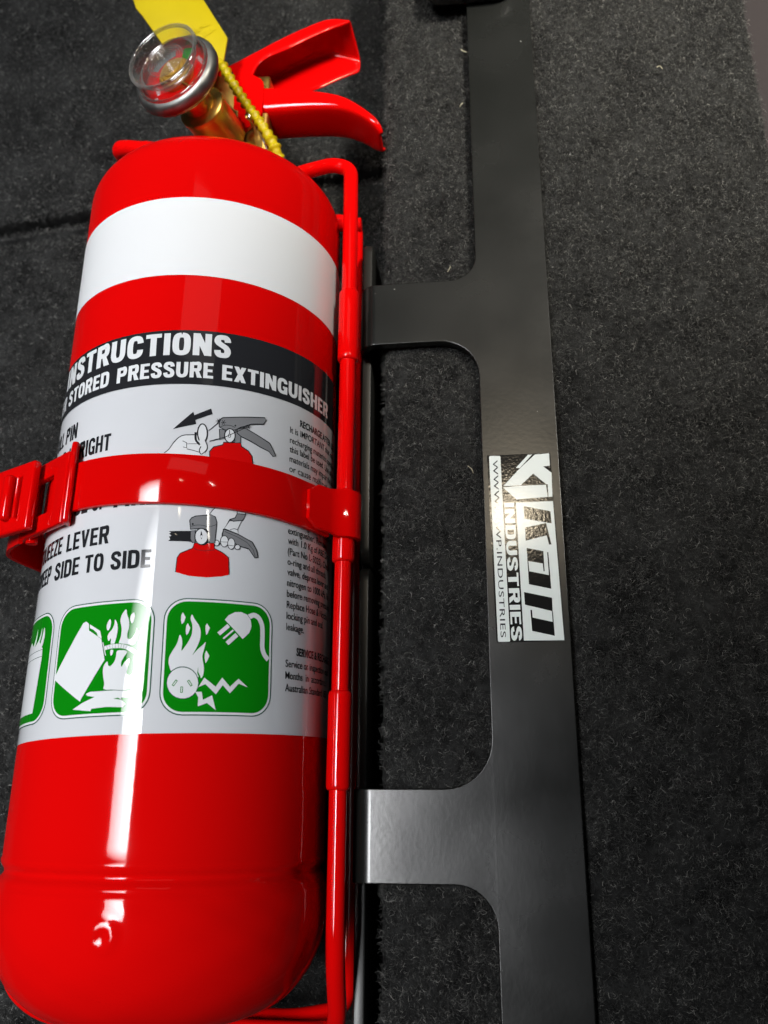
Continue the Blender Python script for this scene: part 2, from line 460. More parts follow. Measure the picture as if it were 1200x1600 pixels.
edge = [(96.5 + 3 * math.sin(a), -4.5 + 3 * math.cos(a)) for a in np.linspace(math.pi / 2, 0, 6)]
edgeL = [(-24.5 - 6 * math.sin(a), -7.5 + 6 * math.cos(a)) for a in np.linspace(0, math.pi / 2, 9)]
panel_path = [(99.5, -45)] + edge + [(60, -1.5), (20, -1.5)] + edgeL + [(-30.8, -30), (-31, -75)]
panel = sheet('carpet_panel', panel_path, -130, 420, 20, CARPET)
tag(panel, 'raised charcoal carpet panel under the black steel bracket')
FLOOR_Z = -58
bm = bmesh.new()
prof = [(-140, FLOOR_Z), (234, FLOOR_Z), (243, FLOOR_Z - .5), (246.5, FLOOR_Z - 3), (247.7, FLOOR_Z - 4), (248.6, FLOOR_Z - 4), (249.4, FLOOR_Z + 1.0), (250.6, FLOOR_Z + 3.4), (253.5, FLOOR_Z + 5), (259, FLOOR_Z + 5.6), (520, FLOOR_Z + 5.6)]
rows = []
for x in (-330, -200, -120, -31):
    rows.append([bm.verts.new((x, y + (x + 170) * .09, z)) for y, z in prof])
for A, B in zip(rows[:-1], rows[1:]):
    for i in range(len(prof) - 1): bm.faces.new((A[i], B[i], B[i + 1], A[i + 1]))
well = tag(obj('carpet_floor', bm, CARPET), 'dark charcoal carpet floor in the recess below the extinguisher', kind='structure')
bm = bmesh.new(); box(bm, 100.5, 330, -200, 520, -60, -22, 4, 3)
tag(obj('side_trim', bm, TRIM), 'dull maroon trim at the right edge beyond the carpet', 'trim panel')

def fibres(name, X, Y, Z, length, lift, rad, parent, material, npt=5):
    n = len(X)
    ang = rng.uniform(0, 2 * math.pi, n); L = length * rng.uniform(.5, 1.35, n)
    curl = rng.normal(0, 1.1, n); pts = np.zeros((n, npt, 3), np.float32)
    x, y = X.copy(), Y.copy()
    zz = rng.uniform(0, 1, n) ** 1.6 * lift
    for k in range(npt):
        t = k / (npt - 1)
        pts[:, k, 0] = x; pts[:, k, 1] = y
        arch = math.sin(math.pi * min(1, t * 1.15 + .08))
        pts[:, k, 2] = Z + zz * arch + rng.normal(0, .08, n) - .15
        a = ang + curl * t * 1.6 + rng.normal(0, .35, n)
        x = x + np.cos(a) * L / (npt - 1); y = y + np.sin(a) * L / (npt - 1)
    c = bpy.data.hair_curves.new(name); c.add_curves([npt] * n)
    c.attributes['position'].data.foreach_set('vector', (pts * S).reshape(-1))
    at = c.attributes.get('radius') or c.attributes.new('radius', 'FLOAT', 'POINT')
    r = np.repeat(rad * rng.uniform(.6, 1.3, n), npt) * S
    at.data.foreach_set('value', r.astype(np.float32))
    c.materials.append(material)
    o = bpy.data.objects.new(name, c); COL.objects.link(o)
    return tag(o, kind='stuff')

def panel_z(x):
    z = np.full_like(x, -1.5)
    m = x < -24.5; d_ = np.clip((-24.5 - x[m]) / 6, 0, .98); z[m] = -7.5 + 6 * np.sqrt(1 - d_ ** 2)
    m = x > 96.5; d_ = np.clip((x[m] - 96.5) / 3, 0, .98); z[m] = -4.5 + 3 * np.sqrt(1 - d_ ** 2)
    return z
N = 600000
X = rng.uniform(-30.4, 99.3, N); Y = rng.uniform(-78, 300, N)
# tufts: fibres gather in small clumps
cx = rng.uniform(-31, 99, 9000); cy = rng.uniform(-78, 300, 9000)
idx = rng.integers(0, 9000, N // 2)
X[:N // 2] = np.clip(cx[idx] + rng.normal(0, .9, N // 2), -30.4, 99.3); Y[:N // 2] = cy[idx] + rng.normal(0, .9, N // 2)
q = N // 2; drift = np.sin(X[q:] * .21 + np.sin(Y[q:] * .13) * 2.1) * np.sin(Y[q:] * .17 + np.sin(X[q:] * .11 + 1) * 1.9)
keep = rng.uniform(-1.6, 1, N - q) < drift
X = np.concatenate([X[:q], X[q:][keep]]); Y = np.concatenate([Y[:q], Y[q:][keep]])
under = (X > .8) & (X < 22.4)            # pressed flat under the steel
f1 = fibres('carpet_pile', X[~under], Y[~under], panel_z(X[~under]), 1.75, 1.15, .030, None, FIBRE)
tag(f1, 'short curly grey fibres of the raised carpet panel', 'carpet pile')
N = 260000
X = rng.uniform(-245, -32, N); Y = rng.uniform(-95, 380, N)
seam = 248.2 + (X + 170) * .09
keep = np.abs(Y - seam) > .6; X, Y, seam = X[keep], Y[keep], seam[keep]
Zf = np.where(Y > seam, np.where(Y > seam + 7, FLOOR_Z + 5.6, FLOOR_Z + 3.4 + np.clip((Y - seam) / 7, 0, 1) * 2.0), np.where(Y > seam - 8, FLOOR_Z - 1.5, FLOOR_Z))
f2 = fibres('carpet_pile', X, Y, Zf, 2.0, 1.2, .044, None, FIBRE)
tag(f2, 'dark fuzzy fibres of the recessed carpet floor', 'carpet pile')

for pts, lb in (([(-2.4, 262.6), (-1.3, 261.2), (.6, 261.0), (2.2, 262.2), (3.0, 263.6)], 'curved pale lint thread beside the rail near the top'),
                ([(65.6, 246), (66.6, 246.3), (67.3, 245.6), (67.4, 244.8)], 'tiny pale lint curl on the carpet at upper right'),
                ([(-3.4, 236.2), (-2.8, 237.1), (-2.2, 237.8)], 'short straight lint speck left of the rail'),
                ([(-9.0, 168.0), (-8.2, 169.3), (-8.1, 170.2)], 'short pale lint fibre just above the upper arm'),
                ([(-4.2, 98.6), (-3.0, 97.4), (-2.6, 96.1)], 'thin pale lint fibre between the two arms')):
    bm = bmesh.new(); tube(bm, spline([(x, y, .75 + .25 * (k % 2)) for k, (x, y) in enumerate(pts)], 5), .13 if 'curved' in lb else .1, 6)
    tag(obj('lint_thread', bm, LINT), lb, 'lint')

# ================================================================== black mounting bracket
bracket = empty('mounting_bracket')
tag(bracket, 'black steel mounting rail with two arms lying on the carpet', 'bracket')
XA, XB = .15, 23.07
def arc2(cx, cy, r, a0, a1, n=9): return [(cx + r * math.cos(math.radians(a0 + (a1 - a0) * k / n)), cy + r * math.sin(math.radians(a0 + (a1 - a0) * k / n))) for k in range(n + 1)]
XE = -45.0     # flat length of the arm ends, bent down further on
out = [(XB, -140), (XB, 330), (XA, 330)]
for y0, y1, ru, rd in ((140.8, 163.2, 8.5, 12.5), (-18.9, 4.9, 13, 10.5)):
    out += arc2(XA - ru, y1 + ru, ru, 0, -90) + [(XE, y1), (XE, y0)] + arc2(XA - rd, y0 - rd, rd, 90, 0)
out += [(XA, -140)]
bm = bmesh.new()
f = bm.faces.new([bm.verts.new((x, y, 0)) for x, y in out])
if f.normal.z < 0: f.normal_flip()
r = bmesh.ops.extrude_face_region(bm, geom=[f])
for v in r['geom']:
    if isinstance(v, bmesh.types.BMVert): v.co.z = 3.0
bmesh.ops.recalc_face_normals(bm, faces=bm.faces)
es = [e for e in bm.edges if len(e.link_faces) == 2 and e.calc_face_angle() > 1.0 and abs(e.verts[0].co.z - e.verts[1].co.z) < 1e-5]
bmesh.ops.bevel(bm, geom=es, offset=.35, segments=2, affect='EDGES', profile=.5)
XBEND, RB = -32.6, 4.0       # neutral radius of the bend
bmesh.ops.triangulate(bm, faces=[f for f in bm.faces if len(f.verts) > 4])
for k in range(13):
    bmesh.ops.bisect_plane(bm, geom=bm.verts[:] + bm.edges[:] + bm.faces[:], dist=1e-5, plane_co=(XBEND - k * RB * math.pi / 2 / 12, 0, 0), plane_no=(1, 0, 0))
for v in bm.verts:
    if v.co.x < XBEND:
        l = XBEND - v.co.x; h = v.co.z - 3.0; a = min(l / RB, math.pi / 2); ex = max(0, l - RB * math.pi / 2)
        rr = RB + 1.5 + h
        v.co.x = XBEND - rr * math.sin(a); v.co.z = 3.0 - (RB + 1.5) + rr * math.cos(a) - ex
rail = obj('rail', bm, RAIL, bracket, smooth=50)
wn = rail.modifiers.new('weighted', 'WEIGHTED_NORMAL'); wn.mode = 'FACE_AREA'; wn.weight = 100; wn.keep_sharp = True
XP0 = XBEND - RB - 1.5; XP1 = XP0 + 3.0
def flange(y0, y1):
    bm = bmesh.new()
    P = rrect(y0, y1, -62, -5.2, 5.0, 6)
    f = bm.faces.new([bm.verts.new((XP0 + .1, y, z)) for y, z in P])
    r = bmesh.ops.extrude_face_region(bm, geom=[f])
    for v in r['geom']:
        if isinstance(v, bmesh.types.BMVert): v.co.x = XP1 + .1
    bmesh.ops.recalc_face_normals(bm, faces=bm.faces)
    es = [e for e in bm.edges if len(e.link_faces) == 2 and e.calc_face_angle() > 1.0]
    bmesh.ops.bevel(bm, geom=es, offset=.45, segments=3, affect='EDGES', profile=.5)
    return obj('flange_plate', bm, EDGE, bracket, smooth=40)
flange(70.6, 187.0); flange(-120, 69.9)

ST = json.loads('''{"W":[[[13.92,100.46],[15.15,100.47],[11.36,96.31],[10.13,96.36]],[[15.97,100.43],[20.14,100.63],[20.2,96.64],[18.16,96.51],[20.55,94.41],[20.37,86.82],[19.21,86.8],[19.23,90.79],[18.82,90.8],[15.15,94.33],[11.31,90.73],[6.21,90.71],[11.25,96.09]],[[6.05,90.28],[11.3,90.6],[18.71,90.65],[19.01,86.8],[9.89,86.34]],[[9.65,85.42],[20.44,85.45],[21.19,44.34],[10.1,44.44]],[[2.33,100.29],[2.55,100.56],[5.45,100.49],[5.71,100.14],[6.28,44.41],[6.09,44.2],[3.12,44.18],[2.89,44.46]]],"H":[[[11.88,84.17],[19.56,82.32],[19.64,78.58],[11.94,80.33]],[[12.01,77.56],[18.06,78.74],[19.28,72.16],[18.59,72.18],[18.05,74.99],[11.96,73.54]],[[12.13,71.39],[16.83,70.28],[16.89,64.28],[16.57,64.29],[16.5,66.57],[12.45,67.42],[12.55,64.4],[18.04,63.07],[17.89,69.91],[18.23,69.9],[18.47,59.06],[12.27,60.57]],[[10.76,58.33],[18.51,56.48],[18.47,52.6],[10.86,54.65]],[[12.32,53.12],[12.75,53.11],[12.82,50.91],[18.3,49.56],[18.27,52.61],[18.53,52.6],[18.67,45.6],[12.5,47.12]]],"base":[[1.73,100.76],[20.49,100.75],[21.42,44.25],[2.51,44.03]]}''')
stk = Art(); stk.poly(ST['base'], 3.12)
sticker = stk.build('sticker', STICK, bracket, flat, 0)
stk = Art()
for P in ST['W']: stk.poly(P, 3.16)
stk.build('white_logo_print', STICKW, sticker, flat, 0)
stk = Art()
for P in ST['H']: stk.poly(P, 3.20)
stk.build('black_logo_print', STICK, sticker, flat, 0)
def down(x0a, x0b, ytop, ybot, cap):
    """text read from top to bottom: u along -Y, cap towards +X, left edge leaning with the sticker"""
    def fn(u, v, z):
        t = u / (ytop - ybot); return Vector((x0a + (x0b - x0a) * t + v, ytop - u, z))
    fn.out = flat.out; return fn
stk = Art(); stk.heavy('INDUSTRIES', 0, 41.0, 0, 2.95, 3.165, .2)
stk.build('industries_lettering', STICKW, sticker, down(6.2, 6.68, 85.45, 44.4, 2.95), 0)
stk = Art(); stk.text('WWW.KIWP.INDUSTRIES', 0, 53.7, 0, 1.45, 3.20, 0.0, 1.06)
stk.build('web_lettering', BLACKV, sticker, down(3.33, 3.72, 99.1, 45.3, 1.45), 0)

# black moulded piece lying over the far end of the rail
clip = empty('rail_end_cover')
tag(clip, 'black moulded cover over the far end of the rail at the top edge', 'cover')
bm = bmesh.new()
P = rrect(-14.6, 17.5, 280.6, 330, 6, 8)
f = bm.faces.new([bm.verts.new((x, y, 3.4)) for x, y in P])
r = bmesh.ops.extrude_face_region(bm, geom=[f])
for v in r['geom']:
    if isinstance(v, bmesh.types.BMVert): v.co.z = 9.5
bmesh.ops.recalc_face_normals(bm, faces=bm.faces)
bmesh.ops.bevel(bm, geom=[e for e in bm.edges if e.calc_face_angle() > 1.0], offset=1.3, segments=4, affect='EDGES', profile=.5)
obj('cover_shell', bm, DARKP, clip, smooth=40)

# ================================================================== the extinguisher
ext = empty('fire_extinguisher')
tag(ext, 'red fire extinguisher with white instruction label lying in a red wire cradle', 'fire extinguisher')
MY = Matrix.Translation((AX, 0, 0)) @ Matrix(((1, 0, 0, 0), (0, 0, 1, 0), (0, 1, 0, 0), (0, 0, 0, 1)))  # local z -> world y, a=0 up? (sin->x, cos->z)
prof = []
for t in np.linspace(math.pi / 2, 0, 34):        # rounded foot
    prof.append((-25 - 25.5 * math.sin(t), 21.4 + 22.1 * max(0, math.cos(t))))
for y in np.arange(-24.2, -18.7, .8): prof.append((y, 43.5 - .07 * (y + 24.2) ))
for y in np.arange(-18.6, -12.3, .4):
    prof.append((y, 42.75 - 1.15 * math.exp(-((y + 15.5) / 1.4) ** 2) + .12 * math.exp(-((y + 18.2) / 1.2) ** 2)))
for y in (-12, -8, 0, 20, 60, 100, 140, 170, 180, 185): prof.append((y, R0))
for t in np.linspace(0, math.pi / 2, 26):        # shoulder
    prof.append((188 + 16 * math.sin(t) ** (2 / 2.4), 14 + (R0 - 14) * max(0, math.cos(t)) ** (2 / 2.4)))
prof += [(206, 13.2), (210, 13)]
def dent(h, a):
    if a > math.pi: a -= 2 * math.pi
    w_ = min(1, max(0, (-8 - h) / 8)) * (.35 if h > -16.5 else 1)          # pressed foot is slightly uneven
    base = w_ * (.07 * math.sin(a * 6 + h * .33 + .6) + .05 * math.sin(a * 11 - h * .55 + 1.3) + .03 * math.sin(a * 19 + h * .9))
    base -= .55 * math.exp(-((a - 1.28) * R0 / 4.5) ** 2 - ((h + 15.8) / 2.2) ** 2)      # crease at the right end of the groove
    if abs(a) > .5 or h > -15: return base
    d2 = ((a * R0 - 1.4) ** 2 + (h + 27.5) ** 2)
    ring = math.sqrt(d2)
    return base + .42 * math.exp(-((ring - 2.4) / 1.1) ** 2) - .12 * math.exp(-d2 / 2.0) + .10 * math.exp(-((a * R0 - 6.5) ** 2 + (h + 22.5) ** 2) / 4)
bm = bmesh.new(); lathe(bm, prof, 288, MY, True, True, dent)
obj('cylinder_body', bm, RED, ext, smooth=50)

def wrap_sheet(name, a0, a1, b0, b1, off, material, parent, rot=True, rc=0):
    A = Art(); A.poly(rrect(a0, a1, b0, b1, rc, 5) if rc else [(a0, b0), (a1, b0), (a1, b1), (a0, b1)], off)
    fn = lab
    if not rot:
        def fn(a, b, off): return Vector((AX + (R0 + off) * math.sin(a / R0), b, (R0 + off) * math.cos(a / R0)))
        fn.out = lab.out
    return A.build(name, material, parent, fn, 1.0)
wrap_sheet('white_band', -133.3, 133.3, 144.4, 171.3, .10, BAND, ext, rot=False)
label = wrap_sheet('instruction_label', -66, 60, 16.3, 126.0, .08, VINYL, ext)
side = wrap_sheet('recharge_label', 38.1, 92, 16.4, 109.3, .20, VINYL, ext)
wrap_sheet('title_bar', -66, 92, 109.3, 126.05, .24, BLACKV, label)

T = Art()
T.heavy('INSTRUCTIONS', -37.2, 22.0, 118.2, 6.9, .30, .22)
for s, x0, x1 in (('POWDER', -55, -35.2), ('STORED', -32.9, -12.8), ('PRESSURE', -10.0, 17.4), ('EXTINGUISHER', 19.8, 60.2)):
    T.heavy(s, x0, x1, 111.3, 4.7, .30, .21)
T.build('title_lettering', WPRINT, label, lab, 1.2)
T = Art()
for s, x0, x1, base, cap in (('PULL', -42.6, -33.2, 98.8, 4.9), ('PIN', -31.6, -24.6, 98.7, 4.9), ('HOLD', -41.5, -30, 91.4, 5.0), ('UPRIGHT', -28, -10.3, 91.4, 5.0),
        ('BASE', -28, -16.2, 74.5, 4.9), ('OF', -14.6, -10.2, 74.5, 4.9), ('FIRE', -7.6, 4.7, 74.4, 4.9),
        ('SQUEEZE', -43.5, -25.6, 64.8, 4.9), ('LEVER', -23.3, -8.2, 64.7, 4.9),
        ('SWEEP', -43.5, -30.4, 57.7, 4.8), ('SIDE', -28.0, -17.2, 57.6, 4.8), ('TO', -15.2, -9.2, 57.5, 4.8), ('SIDE', -7.0, 3.8, 57.4, 4.8)):
    T.heavy(s, x0, x1, base, cap, .16, .2)
T.build('instruction_lettering', BLACKV, label, lab, 1.2)
T = Art()
KW = .84
for s, base in (('It is IMPORTANT that only', 100.0), ('recharging materials specified on', 96.9), ('this label be used. Use of other', 94.1), ('materials may impair the operation', 91.2),
        ('extinguisher. Remove', 70.0), ('with 1.0 Kg of ABE Dry', 67.1), ('(Part No L-5025). Check', 64.1), ('o-ring and all threads.', 61.2),
        ('valve, depress lever and', 58.3), ('nitrogen to 1000 kPa. Re', 55.3), ('before removing pressure', 52.3), ('Replace Hose & Nozzle,', 49.3),
        ('locking pin and seal.', 46.3), ('leakage.', 43.3), ('Service or inspection each', 33.6), ('Months  in  accordance', 30.5), ('Australian Standard 1851', 27.3)):
    T.text(s, 41.1, None, base, 1.95, .27, .010, 1.0, k=KW)
T.text('or cause malfunction', 41.1, None, 88.2, 2.0, .27, .004, 1.0, k=KW * 1.12)
T.text('Discharge all contents of', 41.1, None, 72.8, 2.0, .27, .004, 1.0, k=KW * 1.05)
T.text('RECHARGE AFTER USE', 45.0, None, 103.1, 2.15, .27, .03, 1.0, k=KW * .92)
T.text('SERVICE & RECHARGE', 45.2, None, 36.9, 2.15, .27, .03, 1.0, k=KW * .92)
T.build('recharge_lettering', BLACKV, side, lab, 1.5)

